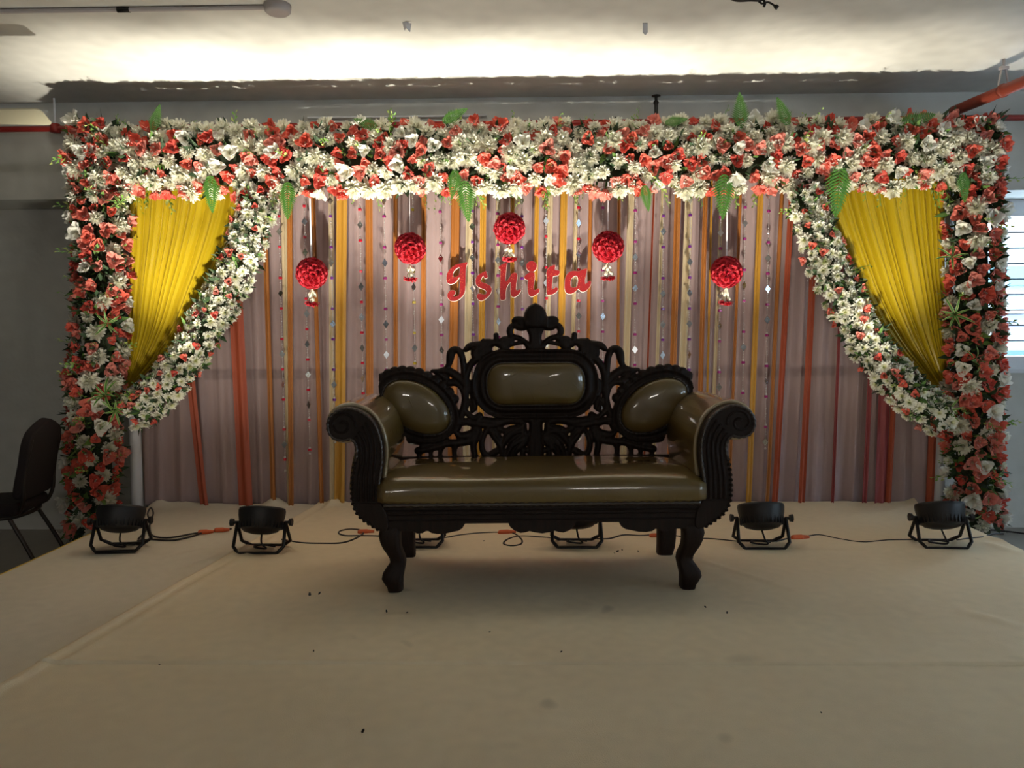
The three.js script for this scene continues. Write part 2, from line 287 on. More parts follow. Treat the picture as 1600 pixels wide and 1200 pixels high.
// ------------------------------------------------------------------ pipes and ceiling fittings
{
  const a = atZ(0, 203, -5.2), b = atZ(1600, 183, -5.2), y = (a.y + b.y) / 2;
  const g = thing('sprinkler_pipe', 'thin red pipe running along the beam behind the flower arch', 'pipe', V(0, y, -5.2));
  part('pipe', sweep([V(LEFT, 0, 0), V(RIGHT, 0, 0)], 0.019, { straight: true, seg: 10, up: V(0, 1, 0) }), M.red, g);
  const hx = atZ(86, 190, -5.2).x;
  part('pipe_clamp', sweep([V(hx, -0.026, 0), V(hx, 0.03, 0)], 0.032, { straight: true, seg: 10, up: V(0, 0, 1) }), M.red, g);
  part('hanger_rod', sweep([V(hx, 0.02, 0), V(hx, CEIL - y, 0)], 0.008, { straight: true, seg: 6, up: V(0, 0, 1) }), M.whitePaint, g);
  const sx = atZ(1025, 175, -5.2).x;
  const up = part('sprinkler_head', lathe([[0, 0], [0.012, 0], [0.012, 0.1], [0.02, 0.115], [0.01, 0.13], [0.01, 0.15], [0.03, 0.155], [0.03, 0.16], [0, 0.16]], 10), M.blackMetal, g); up.position.set(sx, 0.01, 0);
}
{
  const p = atZ(1490, 174, -5.1), q = atY(1600, 128, p.y), dir = q.clone().sub(p).normalize(), end = p.clone().addScaledVector(dir, 3.2);
  const g = thing('sprinkler_pipe', 'thick rusty red pipe running forward below the ceiling above the window', 'pipe', p);
  part('pipe', sweep([V(0, 0, 0), end.clone().sub(p)], 0.034, { straight: true, seg: 14, up: V(0, 1, 0) }), M.redRust, g);
  for (const t of [0.42, 2.4]) {
    const c = dir.clone().multiplyScalar(t);
    part('pipe_clamp', sweep([c.clone().addScaledVector(dir, -0.012), c.clone().addScaledVector(dir, 0.012)], 0.04, { straight: true, seg: 14, up: V(0, 1, 0) }), M.redRust, g);
    part('hanger_rod', merge([sweep([c.clone().add(V(-0.03, 0.03, 0)), c.clone().add(V(-0.012, 0.13, 0))], 0.006, { straight: true, seg: 6 }), sweep([c.clone().add(V(0.03, 0.03, 0)), c.clone().add(V(0.012, 0.13, 0))], 0.006, { straight: true, seg: 6 }), sweep([c.clone().add(V(0, 0.12, 0)), c.clone().add(V(0, CEIL - p.y, 0))], 0.008, { straight: true, seg: 6 }), place(rbox(0.05, 0.02, 0.03), c.clone().add(V(0, 0.13, 0)))]), M.conduit, g);
  }
}
{
  const a = atY(0, 15, CEIL), b = atY(412, 7, CEIL), z = (a.z + b.z) / 2;
  const g = thing('ceiling_conduit', 'grey conduit under the ceiling ending in a round junction box', 'conduit', V(b.x, CEIL - 0.012, z));
  part('tube', sweep([V(LEFT - b.x, 0, 0), V(0, 0, 0)], 0.011, { straight: true, seg: 8, up: V(0, 1, 0) }), M.conduit, g);
  const jb = part('junction_box', lathe([[0, -0.03], [0.05, -0.03], [0.062, -0.02], [0.065, 0.012], [0, 0.012]], 20), M.conduit, g); jb.position.x = 0.065;
  part('coupling', sweep([V(-0.72, 0, 0), V(-0.66, 0, 0)], 0.014, { straight: true, seg: 8, up: V(0, 1, 0) }), M.blackMetal, g);
}
{
  const c = atY(1180, -12, CEIL - 0.05);
  const g = thing('cable_bundle', 'dark cable bundle hanging from the ceiling with loose ends', 'cable', c);
  part('bundle', sweep([V(-0.12, 0.05, 0), V(-0.09, -0.005, 0), V(-0.03, -0.03, 0), V(0.03, -0.02, 0), V(0.07, 0.05, 0)], t => 0.022 + 0.012 * Math.sin(t * 9), { seg: 8 }), M.cable, g);
  part('loose_end', sweep([V(0.0, -0.02, 0), V(0.03, -0.05, 0), V(0.06, -0.045, 0), V(0.10, -0.075, 0.01)], t => 0.005 + (t > 0.85 ? 0.006 : 0), { seg: 6 }), M.cable, g);
  part('loose_end', sweep([V(0.03, -0.02, 0), V(0.045, -0.05, 0), V(0.04, -0.065, 0)], 0.006, { seg: 6 }), M.cable, g);
}
{
  let c = atY(637, 33, CEIL);
  single('tape_scrap', 'crumpled scrap of tape hanging from the ceiling above the long flower garland', 'tape', gridGeo(4, 4, (u, v) => V(lerp(-0.03, 0.018, u) * (1 - 0.4 * v), -0.045 * v + 0.008 * Math.sin(u * 5), 0.02 * v * Math.sin(u * 3) - 0.01)), M.frameWhite, c);
  c = atY(1008, 36, CEIL);
  single('tape_strip', 'narrow pointed strip of tape hanging from the ceiling', 'tape', gridGeo(2, 5, (u, v) => V((u - 0.5) * (v > 0.9 ? 0.004 : 0.026), -0.062 * v, 0.006 * v)), M.frameWhite, c);
}
{ // thin white conduit along the beam
  const a = atZ(480, 183, -5.26), b = atZ(760, 180, -5.26);
  single('wall_conduit', 'thin white cable conduit fixed along the beam', 'conduit', sweep([V(0, 0, 0), V(b.x - a.x, 0, 0)], 0.007, { straight: true, seg: 8, up: V(0, 1, 0) }), M.whitePaint, V(a.x, (a.y + b.y) / 2, -5.27));
}
// ceiling fan, hub outside the frame
{
  const tip = atZ(70, 184, -4.06), hub = V(tip.x - 0.72, tip.y + 0.005, -4.05);
  const g = thing('ceiling_fan', 'cream ceiling fan over the chair corner, blade tip in view', 'fan', V(hub.x, CEIL, hub.z));
  const dy = hub.y - CEIL;
  part('motor', lathe([[0, dy - 0.06], [0.07, dy - 0.05], [0.11, dy - 0.01], [0.1, dy + 0.04], [0.03, dy + 0.07], [0.0, dy + 0.07]], 24), M.fanBlade, g);
  part('down_rod', sweep([V(0, dy + 0.05, 0), V(0, 0, 0)], 0.013, { straight: true, seg: 8 }), M.fanBlade, g);
  part('canopy', lathe([[0.02, -0.08], [0.06, -0.02], [0.065, 0], [0, 0]], 20), M.fanBlade, g);
  for (let k = 0; k < 3; k++) {
    const s = new THREE.Shape(); s.moveTo(0.1, -0.03); s.lineTo(0.18, -0.06); s.lineTo(0.7, -0.066); s.quadraticCurveTo(0.725, -0.06, 0.725, -0.03); s.lineTo(0.72, 0.05); s.quadraticCurveTo(0.715, 0.066, 0.69, 0.066); s.lineTo(0.18, 0.05); s.lineTo(0.1, 0.03);
    const b = new THREE.ExtrudeGeometry(s, { depth: 0.006, bevelEnabled: true, bevelSize: 0.002, bevelThickness: 0.002, bevelSegments: 1 }); b.rotateX(-Math.PI / 2 - 0.34);
    const m = part('blade', b, M.fanBlade, g); m.position.y = dy; m.rotation.y = k * Math.PI * 2 / 3 + 0.02;
  }
}
// hall tube lights on the rear wall, behind the camera
for (const [x, where] of [[-2.1, 'chair side'], [1.9, 'window side']]) {
  const g = thing('tube_light', `white tube light on the wall behind the viewer, ${where}`, 'light', V(x, 2.55, REAR), undefined, 0);
  part('housing', place(rbox(1.22, 0.06, 0.04), V(0, 0, -0.02)), M.whitePaint, g);
  part('tube', place(new THREE.CylinderGeometry(0.014, 0.014, 1.16, 10), V(0, 0, -0.056), [0, 0, Math.PI / 2]), M.tubeGlow, g);
  const l = new THREE.RectAreaLight(lin(1, 0.93, 0.84), TUBE_POWER / (1.16 * 0.03), 1.16, 0.03); l.position.set(x, 2.55, REAR - 0.075); l.name = 'tube_light_glow'; scene.add(l);
}
// ------------------------------------------------------------------ building across the street
{
  const z = -13, g = thing('neighbouring_building', 'pale building with teal bands seen through the window', 'building', V(9, -3, z));
  const bx = (x0, x1, y0, y1, d) => box(x0 - 9, x1 - 9, y0 + 3, y1 + 3, -d, 0);
  const Y = py => atZ(1575, py, z).y;
  part('wall', bx(3, 14, -3, Y(352), 3).translate(0, 0, -0.1), M.facade, g);
  for (const [a, b, m, nm] of [[447, 417, M.facadeBand, 'glass_band'], [515, 492, M.facadeGrey, 'shade_panel'], [585, 548, M.hedge, 'planter_band']]) part(nm, bx(nm === 'shade_panel' ? 7.5 : 3, nm === 'shade_panel' ? 8.4 : 14, Y(a), Y(b), 0.15).translate(0, 0, 0.1), m, g);
  part('ledge', bx(3, 14, Y(490), Y(478), 0.3).translate(0, 0, 0.3), M.facade, g);
}

// ------------------------------------------------------------------ backdrop: frame, sheer panels, bright strips
const DZ = -5.12;
{
  const g = thing('backdrop_frame', 'white wrapped frame posts and brown crossbars carrying the sheer backdrop', 'frame', V(0, STAGE, -5.17));
  const top = 2.62;
  for (const px of [213, 1467]) {
    const x = atZ(px, 730, -5.10).x, pts = []; const y0 = 0;
    const rings = []; for (let j = 0; j <= 14; j++) { const y = lerp(y0, top - STAGE, j / 14), r = 0.037 + 0.003 * n3(px, j * 0.7, 1), ring = []; for (let k = 0; k < 14; k++) { const a = k / 14 * Math.PI * 2; ring.push(V(x + Math.cos(a) * r * (1 + 0.04 * n3(k, j, 2)), y, 0.07 + Math.sin(a) * r)); } rings.push(ring); }
    part('post', loft(rings), M.frameWhite, g);
  }
  const bar = (xa, xb, ya, h, nm = 'crossbar') => { const p = atZ(xa, ya, -5.175), q = atZ(xb, ya, -5.175), k = V((p.x + q.x) / 2, (p.y + q.y) / 2 - STAGE, nm === 'crossbar' ? -0.005 : -0.03); part(nm, place(rbox(q.x - p.x, h, 0.03, 0.004), k), M.frameBar, g); };
  bar(205, 1475, 585, 0.042); bar(1195, 1475, 737, 0.022); bar(205, 1475, 215, 0.05, 'top_bar');
}
const STRIPS = [ // x at y=300, x at y=790, width (px), material
  [272, 324, 13, 'rust'], [364, 388, 21, 'rust'], [416, 431, 9, 'amber'], [456.5, 459, 8, 'amber'], [492, 506, 7, 'amber'], [537, 533, 16, 'gold'], [579, 581, 10, 'amber'], [620, 620, 6.5, 'amber'], [664, 662, 7.5, 'amber'],
  [713, 706, 13, 'amber'], [756, 750, 9.5, 'gold'], [801, 800, 6, 'gold'], [839, 830, 7, 'gold'], [881, 871, 11, 'gold'], [922, 914, 6, 'amber'], [966, 962, 5.5, 'amber'], [1020, 1002, 3, 'rust'],
  [1057, 1043, 10, 'amber'], [1100, 1087, 6.5, 'amber'], [1109, 1098, 4, 'gold'], [1154, 1136, 6, 'amber'], [1185, 1166, 9, 'gold'], [1218, 1195, 8, 'amber'], [1233, 1206, 8, 'rust'], [1272, 1248, 10, 'rust'], [1315, 1296, 4, 'plum'], [1368, 1346, 8, 'plum'], [1388, 1370, 20, 'plum'], [1408, 1382, 9, 'rust'], [1466, 1446, 12, 'rust'],
];
const lineX = (s, y) => lerp(s[0], s[1], (y - 300) / 490);
function pleat(u) { return 1.7 * 0.012 * Math.sin(u * 0.21 + 2 * n3(u * 0.013, 1, 1)) + 0.018 * n3(u * 0.045, 3, 7) + 0.008 * n3(u * 0.2, 5, 3); }
function hang(s0, s1, mat, parent, name, zoff, nu, own, nv = 14) {
  const g = gridGeo(nu, nv, (u, v) => {
    const py = lerp(236, 800, v), x = lerp(lineX(s0, py), lineX(s1, py), u), p = atZ(x, py, DZ);
    if (v === 1) p.y = STAGE + 0.004;
    const id = lerp(s0[0], s1[0], u);
    p.z += zoff + pleat(id) * (0.8 + 0.35 * v) * own + 0.006 * n3(id * 0.03, v * 2.2, 6) * own + (own < 1 ? 0.007 * Math.sin(u * Math.PI * 3 + s0[0]) : 0);
    return p;
  }, (u, v) => [lerp(s0[0], s1[0], u) / 234, v * 2.4]);
  return parent ? part(name, g, mat, parent) : g;
}
{
  const t = thing('sheer_backdrop', 'sheer mauve pleated backdrop behind the carved sofa', 'drape', V(0, 0, 0), undefined);
  const a = atZ(206, 240, DZ - 0.085), b = atZ(1472, 240, DZ - 0.085);
  part('backing_cloth', gridGeo(260, 2, (u, v) => V(lerp(a.x, b.x, u), lerp(a.y, STAGE + 0.004, v), DZ - 0.085 + 0.006 * n3(u * 60, v, 8)), (u, v) => [u * 5, v * 2.4]), M.sheerBack, t);
  const edges = [[226, 226], ...[1, 3, 5, 7, 9, 11, 13, 15, 17, 20, 22, 24, 26].map(i => STRIPS[i]), [1452, 1452]];
  for (let i = 0; i + 1 < edges.length; i++) hang(edges[i], edges[i + 1], M.sheer, t, 'sheer_panel', 0, Math.ceil((edges[i + 1][0] - edges[i][0]) / 1.6), 1);
}
const ordinal = ['first', 'second', 'third', 'fourth', 'fifth', 'sixth', 'seventh', 'eighth', 'ninth', 'tenth', 'eleventh', 'twelfth', 'thirteenth', 'fourteenth', 'fifteenth', 'sixteenth', 'seventeenth', 'eighteenth', 'nineteenth', 'twentieth', 'twenty-first', 'twenty-second', 'twenty-third', 'twenty-fourth', 'twenty-fifth', 'twenty-sixth', 'twenty-seventh', 'twenty-eighth', 'twenty-ninth', 'thirtieth'];
const tone = { gold: 'gold', amber: 'orange', rust: 'rust red', plum: 'plum red', paleGold: 'pale gold' };
STRIPS.forEach((s, i) => {
  const g = hang([s[0] - s[2] / 2, s[1] - s[2] / 2], [s[0] + s[2] / 2, s[1] + s[2] / 2], M[s[3]], null, '', 0.05, Math.max(6, Math.round(s[2])), 0.35);
  single('drape_strip', `${s[2] > 12 ? 'wide' : 'narrow'} ${tone[s[3]]} drape strip, ${ordinal[i]} coloured strip counted from the chair side`, 'drape', g, M[s[3]], V(0, 0, 0), 'coloured strips over the sheer backdrop');
});
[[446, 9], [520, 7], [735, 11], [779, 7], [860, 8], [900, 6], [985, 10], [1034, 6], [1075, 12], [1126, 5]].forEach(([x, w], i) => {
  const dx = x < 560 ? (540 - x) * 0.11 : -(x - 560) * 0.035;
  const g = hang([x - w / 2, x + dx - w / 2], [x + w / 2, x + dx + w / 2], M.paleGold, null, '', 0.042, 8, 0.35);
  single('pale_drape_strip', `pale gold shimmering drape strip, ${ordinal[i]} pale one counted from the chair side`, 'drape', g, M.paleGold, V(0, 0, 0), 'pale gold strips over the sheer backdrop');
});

// ------------------------------------------------------------------ bead strings
{
  const S = [[434, 735, 'beadRed', 'red'], [474, 708, 'beadRed', 'red'], [515, 690, 'beadPurple', 'purple'], [561, 660, 'beadRed', 'red'], [599, 640, 'beadMagenta', 'magenta'], [644, 600, 'beadYellow', 'yellow'], [687, 640, 'beadMagenta', 'magenta'], [737, 690, 'beadPurple', 'purple'], [777, 705, 'beadMagenta', 'magenta'], [815, 690, 'beadPurple', 'purple'], [853, 690, 'beadRed', 'red'], [904, 700, 'beadRed', 'red'], [942, 680, 'beadMagenta', 'magenta'], [993, 620, 'beadMagenta', 'magenta'], [1037, 660, 'beadPurple', 'purple'], [1079, 670, 'beadPurple', 'purple'], [1127, 660, 'beadMagenta', 'magenta'], [1165, 680, 'beadMagenta', 'magenta'], [1202, 700, 'beadMagenta', 'magenta']];
  const dia = (() => { const g = new THREE.CylinderGeometry(1, 1, 0.004, 4); g.rotateX(Math.PI / 2); g.scale(0.019, 0.027, 1); return g; })();
  const cube = rbox(0.019, 0.017, 0.019, 0.003, 1), cap = new THREE.CylinderGeometry(0.006, 0.009, 0.012, 6), seedG = new THREE.OctahedronGeometry(0.0052, 0), drop = new THREE.SphereGeometry(0.008, 8, 6);
  S.forEach(([px, yb, mk, word], i) => {
    const r = rng(900 + i), top = atZ(px, 262, -5.045), len = top.y - atZ(px, yb, -5.045).y;
    const g = thing('bead_string', `hanging string of ${word} beads and mirror diamonds, ${ordinal[i]} counted from the chair side`, 'bead string', top, 'bead strings before the backdrop');
    part('thread', sweep([V(0, 0, 0), V(0, -len, 0)], 0.0016, { straight: true, seg: 5 }), M.thread, g);
    part('hanging_loop', sweep([V(0, 0, 0), V(0, 0.03, 0.01), V(0, 0.035, 0.06), V(0, 0.03, 0.12)], 0.002, { seg: 5 }), M.thread, g);
    const step = 0.2, off = r() * 0.08 + 0.04, seeds = [];
    for (let y = off; y < len - 0.02; y += step) {
      const c = part('cube_bead', cube, M[mk], g); c.position.y = -y; c.rotation.y = r() * 3; part('bead_cap', cap, M.bead, c).position.y = 0.015; 
    }
    for (let y = off + 0.1 + (r() < 0.3 ? 0.2 : 0); y < len - 0.03; y += step * (r() < 0.5 ? 2 : 1)) { const d = part('mirror_diamond', dia, M.mirror, g); d.position.set(0, -y, 0.002); d.rotation.set((r() - 0.5) * 0.5, (r() - 0.5) * 1.5, (r() - 0.5) * 0.15); }
    for (let y = 0.01; y < len; y += 0.017) if (r() < 0.6) seeds.push(place(seedG, V((r() - 0.5) * 0.004, -y, (r() - 0.5) * 0.004), [r(), r(), r()]));
    const sm = part('seed_beads', merge(seeds), M.bead, g); sm.userData = { kind: 'stuff' };
    part('drop_bead', drop, M.bead, g).position.y = -len - 0.004;
  });
}

// ------------------------------------------------------------------ flowers: petals, blooms, leaves
function petals(acc, { n, len, wid, r0 = 0, y0 = 0, e0, bend, phase = 0, cup = 0, ruffle = 0, rows = 3, cols = 2, c0, c1, jitter = 0, rand, tip = 0.55, prof }) {
  for (let k = 0; k < n; k++) {
    const phi = phase + (k + (rand() - 0.5) * jitter) / n * Math.PI * 2, L = len * (1 + (rand() - 0.5) * jitter * 0.5), tw = (rand() - 0.5) * jitter, base = acc.pos.length / 3, ph = rand() * 6;
    let R = r0, H = y0, e = e0 + (rand() - 0.5) * jitter * 0.35;
    for (let j = 0; j <= rows; j++) {
      const t = j / rows, w = wid * (prof ? prof(t) : (Math.sin(Math.PI * Math.min(0.5, t * tip + 0.08)) * (t > 0.85 ? 0.55 : 1)));
      for (let i = 0; i <= cols; i++) {
        const s = i / cols * 2 - 1, lat = s * w, hh = H + cup * s * s * w + tw * lat + ruffle * Math.sin(s * 4 + t * 6 + ph) * t, rr = R - (hh - H) * Math.sin(e) * 0.5;
        acc.pos.push(Math.cos(phi) * rr - Math.sin(phi) * lat, hh, Math.sin(phi) * rr + Math.cos(phi) * lat);
        for (let q = 0; q < 3; q++) acc.col.push(lerp(c0[q], c1[q], t));
      }
      R += Math.cos(e) * L / rows; H += Math.sin(e) * L / rows; e += bend / rows;
    }
    const m = cols + 1; for (let j = 0; j < rows; j++) for (let i = 0; i < cols; i++) { const a = base + j * m + i; acc.idx.push(a, a + 1, a + m, a + 1, a + m + 1, a + m); }
  }
}
function stemOf(acc, len, r, c) { const base = acc.pos.length / 3; for (let j = 0; j < 2; j++) for (let i = 0; i < 5; i++) { const a = i / 5 * 6.283; acc.pos.push(Math.cos(a) * r, -j * len, Math.sin(a) * r); acc.col.push(...c); } for (let i = 0; i < 5; i++) { const a = base + i, b = base + (i + 1) % 5; acc.idx.push(a, b, a + 5, b, b + 5, a + 5); } }
const acc = () => ({ pos: [], idx: [], col: [] });
const done = a => geom(a.pos, a.idx, a.col);
const WHITE = [0.84, 0.825, 0.74], CREAM = [0.78, 0.77, 0.57], LIME = [0.55, 0.62, 0.22], GREEN = [0.05, 0.14, 0.02];
function mumGeo(seed) { // shaggy white chrysanthemum, radius about 0.068
  const r = rng(seed), a = acc(); const j = 0.9;
  const mp = t => 0.6 + 0.5 * Math.sin(Math.PI * Math.min(t * 0.75 + 0.1, 0.8)) - (t > 0.9 ? 0.55 : 0);
  petals(a, { n: 20, len: 0.060, wid: 0.0095, e0: -0.05, bend: -0.35, c0: CREAM, c1: WHITE, jitter: j, rand: r, cup: 0.4, prof: mp });
  petals(a, { n: 20, len: 0.059, wid: 0.0095, e0: 0.25, bend: 0.05, c0: CREAM, c1: WHITE, jitter: j, rand: r, cup: 0.4, phase: 0.2, prof: mp });
  petals(a, { n: 18, len: 0.055, wid: 0.009, e0: 0.58, bend: 0.3, c0: CREAM, c1: WHITE, jitter: j, rand: r, cup: 0.4, phase: 0.1, prof: mp });
  petals(a, { n: 14, len: 0.050, wid: 0.0085, e0: 0.88, bend: 0.5, c0: CREAM, c1: WHITE, jitter: j, rand: r, cup: 0.4, prof: mp });
  petals(a, { n: 9, len: 0.046, wid: 0.0075, e0: 1.15, bend: 0.7, c0: CREAM, c1: WHITE, jitter: j, rand: r, cup: 0.4, prof: mp });
  petals(a, { n: 4, len: 0.040, wid: 0.006, e0: 1.4, bend: 0.5, c0: CREAM, c1: CREAM, jitter: j, rand: r, prof: mp });
  stemOf(a, 0.04, 0.007, GREEN); return done(a);
}
function daisyGeo(seed, R) { // flat many-petalled small mum
  const r = rng(seed), a = acc();
  petals(a, { n: 16, len: R, wid: R * 0.19, e0: 0.15, bend: -0.25, c0: CREAM, c1: WHITE, jitter: 0.6, rand: r, rows: 2, cup: 0.3 });
  petals(a, { n: 14, len: R * 0.8, wid: R * 0.17, e0: 0.55, bend: -0.1, c0: CREAM, c1: WHITE, jitter: 0.7, rand: r, rows: 2, cup: 0.3, phase: 0.2 });
  petals(a, { n: 10, len: R * 0.52, wid: R * 0.14, e0: 0.9, bend: 0.4, c0: [0.7, 0.72, 0.35], c1: CREAM, jitter: 0.6, rand: r, rows: 2 });
  petals(a, { n: 6, len: R * 0.26, wid: R * 0.09, e0: 1.2, bend: 0.5, c0: LIME, c1: [0.65, 0.68, 0.3], jitter: 0.3, rand: r, rows: 2 });
  stemOf(a, R * 0.6, 0.004, GREEN); return done(a);
}
const ovate = t => Math.sin(Math.PI * (0.1 + 0.9 * Math.pow(t, 0.8)) * 0.92) * 0.95 + 0.06;
function gladGeo(seed, R, c0, c1) { // open ruffled gladiolus trumpet
  const r = rng(seed), a = acc();
  petals(a, { n: 3, len: R * 1.15, wid: R * 0.46, e0: 1.15, bend: -0.9, c0, c1, jitter: 0.35, rand: r, rows: 4, cols: 4, cup: 0.25, ruffle: R * 0.15, prof: ovate });
  petals(a, { n: 3, len: R * 1.0, wid: R * 0.42, e0: 1.3, bend: -0.75, c0, c1, jitter: 0.35, rand: r, rows: 4, cols: 4, cup: 0.3, ruffle: R * 0.15, prof: ovate, phase: Math.PI / 3 });
  petals(a, { n: 3, len: R * 0.55, wid: 0.004, e0: 1.4, bend: -0.2, c0: [0.8, 0.7, 0.55], c1: [0.8, 0.7, 0.55], jitter: 0.4, rand: r, rows: 1, cols: 1, prof: () => 1 });
  stemOf(a, R * 0.7, R * 0.1, GREEN); return done(a);
}
function fernGeo(len, seed) { // frond along +y, face towards +z
  const r = rng(seed), a = acc(), n = 16; const col = (k) => { const c = [0.045 + 0.02 * k, 0.145 + 0.04 * k, 0.018]; a.col.push(...c); };
  const P = (x, y, z, k) => { a.pos.push(x, y, z); col(k); return a.pos.length / 3 - 1; };
  const bow = y => 0.08 * len * Math.pow(y / len, 2);
  for (let i = 0; i < n; i++) {
    const y0 = len * i / n, y1 = len * (i + 1) / n, a0 = P(-0.003, y0, -bow(y0), 0), a1 = P(0.003, y0, -bow(y0), 0), a2 = P(0.002, y1, -bow(y1), 0), a3 = P(-0.002, y1, -bow(y1), 0); a.idx.push(a0, a1, a2, a0, a2, a3);
    const t = i / n, L = len * 0.40 * Math.min(1, 0.45 + t * 3.2) * Math.pow(1 - t, 0.75) * (0.95 + 0.1 * r()), w = len / n * 0.5;
    for (const s of [-1, 1]) {
      const dx = s * 0.82, dy = 0.57, k = r(), zz = -bow(y0) - 0.12 * L, z1 = -bow(y0);
      const b0 = P(0, y0 - w * 0.5, z1, k), m0 = P(dx * L * 0.5 + 0.3 * w * s, y0 + dy * L * 0.5 - w, (z1 + zz) / 2 + 0.003, k), tp = P(dx * L, y0 + dy * L, zz, k), m1 = P(dx * L * 0.5 - 0.3 * w * s, y0 + dy * L * 0.5 + w * 0.7, (z1 + zz) / 2, k), b1 = P(0, y0 + w * 0.5, z1, k);
      a.idx.push(b0, m0, b1, m0, m1, b1, m0, tp, m1);
    }
  }
  return done(a);
}
function strapGeo(seed, n, L) { // tuft of arching strap leaves, green with pale margins, axis +y
  const r = rng(seed), a = acc();
  for (let k = 0; k < n; k++) {
    const phi = k / n * 6.283 + r() * 0.8, len = L * (0.7 + 0.5 * r()), e0 = 0.7 + r() * 0.7, bend = -1.3 - r() * 0.8, w = len * 0.06, base = a.pos.length / 3; let R = 0.004, H = 0, e = e0;
    for (let j = 0; j <= 6; j++) {
      const t = j / 6, ww = w * Math.pow(Math.sin(Math.PI * (0.12 + 0.86 * t)), 0.8);
      [[-1, 0.12], [-0.62, 0], [-0.6, -0.01], [0, -0.16], [0.6, -0.01], [0.62, 0], [1, 0.12]].forEach(([s, c], q) => { const lat = s * ww, h = H + c * ww; a.pos.push(Math.cos(phi) * R - Math.sin(phi) * lat, h, Math.sin(phi) * R + Math.cos(phi) * lat); a.col.push(...(q < 2 || q > 4 ? [0.36, 0.44, 0.15] : [0.05, 0.16, 0.022])); });
      R += Math.cos(e) * len / 6; H += Math.sin(e) * len / 6; e += bend / 6;
    }
    for (let j = 0; j < 6; j++) for (let i = 0; i < 6; i++) { const b = base + j * 7 + i; a.idx.push(b, b + 1, b + 7, b + 1, b + 8, b + 7); }
  }
  return done(a);
}
function sprigGeo(seed, L) { // thin stalk of narrow leaves and buds along +y
  const r = rng(seed), a = acc(), g1 = [0.16, 0.34, 0.05], g2 = [0.42, 0.52, 0.14]; let x = 0, z = 0;
  for (let j = 0; j < 7; j++) {
    const y = L * j / 7; const nx = x + (r() - 0.5) * L * 0.08, nz = z + (r() - 0.5) * L * 0.05; const b = a.pos.length / 3;
    a.pos.push(x - 0.0025, y, z, x + 0.0025, y, z, nx + 0.002, y + L / 7, nz, nx - 0.002, y + L / 7, nz); for (let q = 0; q < 4; q++) a.col.push(...g1); a.idx.push(b, b + 1, b + 2, b, b + 2, b + 3); x = nx; z = nz;
    const s = j % 2 ? 1 : -1, l = L * (0.34 - 0.03 * j) * (0.8 + 0.4 * r()), w = l * 0.17, c = r() < 0.4 ? g2 : g1, bb = a.pos.length / 3;
    a.pos.push(x, y + L / 7, z, x + s * l * 0.35 - w * s, y + L / 7 + l * 0.45, z + 0.01, x + s * l * 0.35 + w * s, y + L / 7 + l * 0.25, z + 0.012, x + s * l * 0.55, y + L / 7 + l * 0.85, z + 0.006); for (let q = 0; q < 4; q++) a.col.push(...c); a.idx.push(bb, bb + 2, bb + 1, bb + 1, bb + 2, bb + 3);
  }
  return done(a);
}
const CORALS = [[0.78, 0.14, 0.085], [0.80, 0.20, 0.14], [0.70, 0.08, 0.05], [0.82, 0.28, 0.22], [0.76, 0.115, 0.065]];
const G = {
  mum: [1, 2, 3, 4].map(s => mumGeo(s * 11)),
  daisy: [1, 2, 3].map(s => daisyGeo(s * 7, 0.042)),
  coral: CORALS.flatMap((c, i) => [0, 1].map(k => gladGeo(i * 9 + k + 3, 0.060, c.map(q => q * 0.92), c))),
  smallCoral: CORALS.slice(0, 4).map((c, i) => gladGeo(i * 5 + 60, 0.034, c.map(q => q * 0.9), c)),
  whiteGlad: [1, 2, 3].map(s => gladGeo(s * 31, 0.072, [0.78, 0.78, 0.62], [0.85, 0.84, 0.80])),
  fern: [1, 2, 3].map(s => fernGeo(0.23, s)),
  strap: [1, 2, 3].map(s => strapGeo(s * 13, 8, 0.105)),
  sprig: [1, 2, 3, 4].map(s => sprigGeo(s * 17, 0.15)),
};
const UPY = V(0, 1, 0);
function bloom(name, geo, mat, parent, pos, dir, spin, scale) {
  const m = part(name, geo, mat, parent); m.position.copy(pos).sub(parent.position);
  m.quaternion.setFromUnitVectors(UPY, dir.clone().normalize()).multiply(new THREE.Quaternion().setFromAxisAngle(UPY, spin)); m.scale.setScalar(scale); return m;
}
function frond(parent, pos, angle, scale, k, tilt = 0.25) { // frond lying towards `angle` in the upright plane, leaning forward
  const m = part('fern_frond', G.fern[k % 3], M.leaf, parent); m.position.copy(pos).sub(parent.position); m.rotation.order = 'ZXY'; m.rotation.set(tilt, 0, angle); m.scale.setScalar(scale); return m;
}
function fillerMesh(parent, samples, seed, size) { // dark small leaves between the blooms
  const r = rng(seed), a = acc();
  for (const { p, n } of samples) for (let k = 0; k < 5; k++) {
    const d = n.clone().add(V((r() - 0.5) * 2, (r() - 0.5) * 2, (r() - 0.5) * 1)).normalize(), s = d.clone().cross(V(r() - 0.5, r() - 0.5, r() - 0.5)).normalize(), l = size * (0.5 + r()), w = l * 0.16, q = p.clone().sub(parent.position), b = a.pos.length / 3, c = r() < 0.25 ? [0.10, 0.20, 0.04] : [0.025, 0.055, 0.02];
    for (const [t, lat] of [[0, 0], [0.5, -1], [0.5, 1], [1, 0]]) { const v = q.clone().addScaledVector(d, l * t).addScaledVector(s, w * lat); a.pos.push(v.x, v.y, v.z); a.col.push(...c); }
    a.idx.push(b, b + 2, b + 1, b + 1, b + 2, b + 3);
  }
  const m = part('filler_foliage', done(a), M.filler, parent); m.userData = { kind: 'stuff' };
}
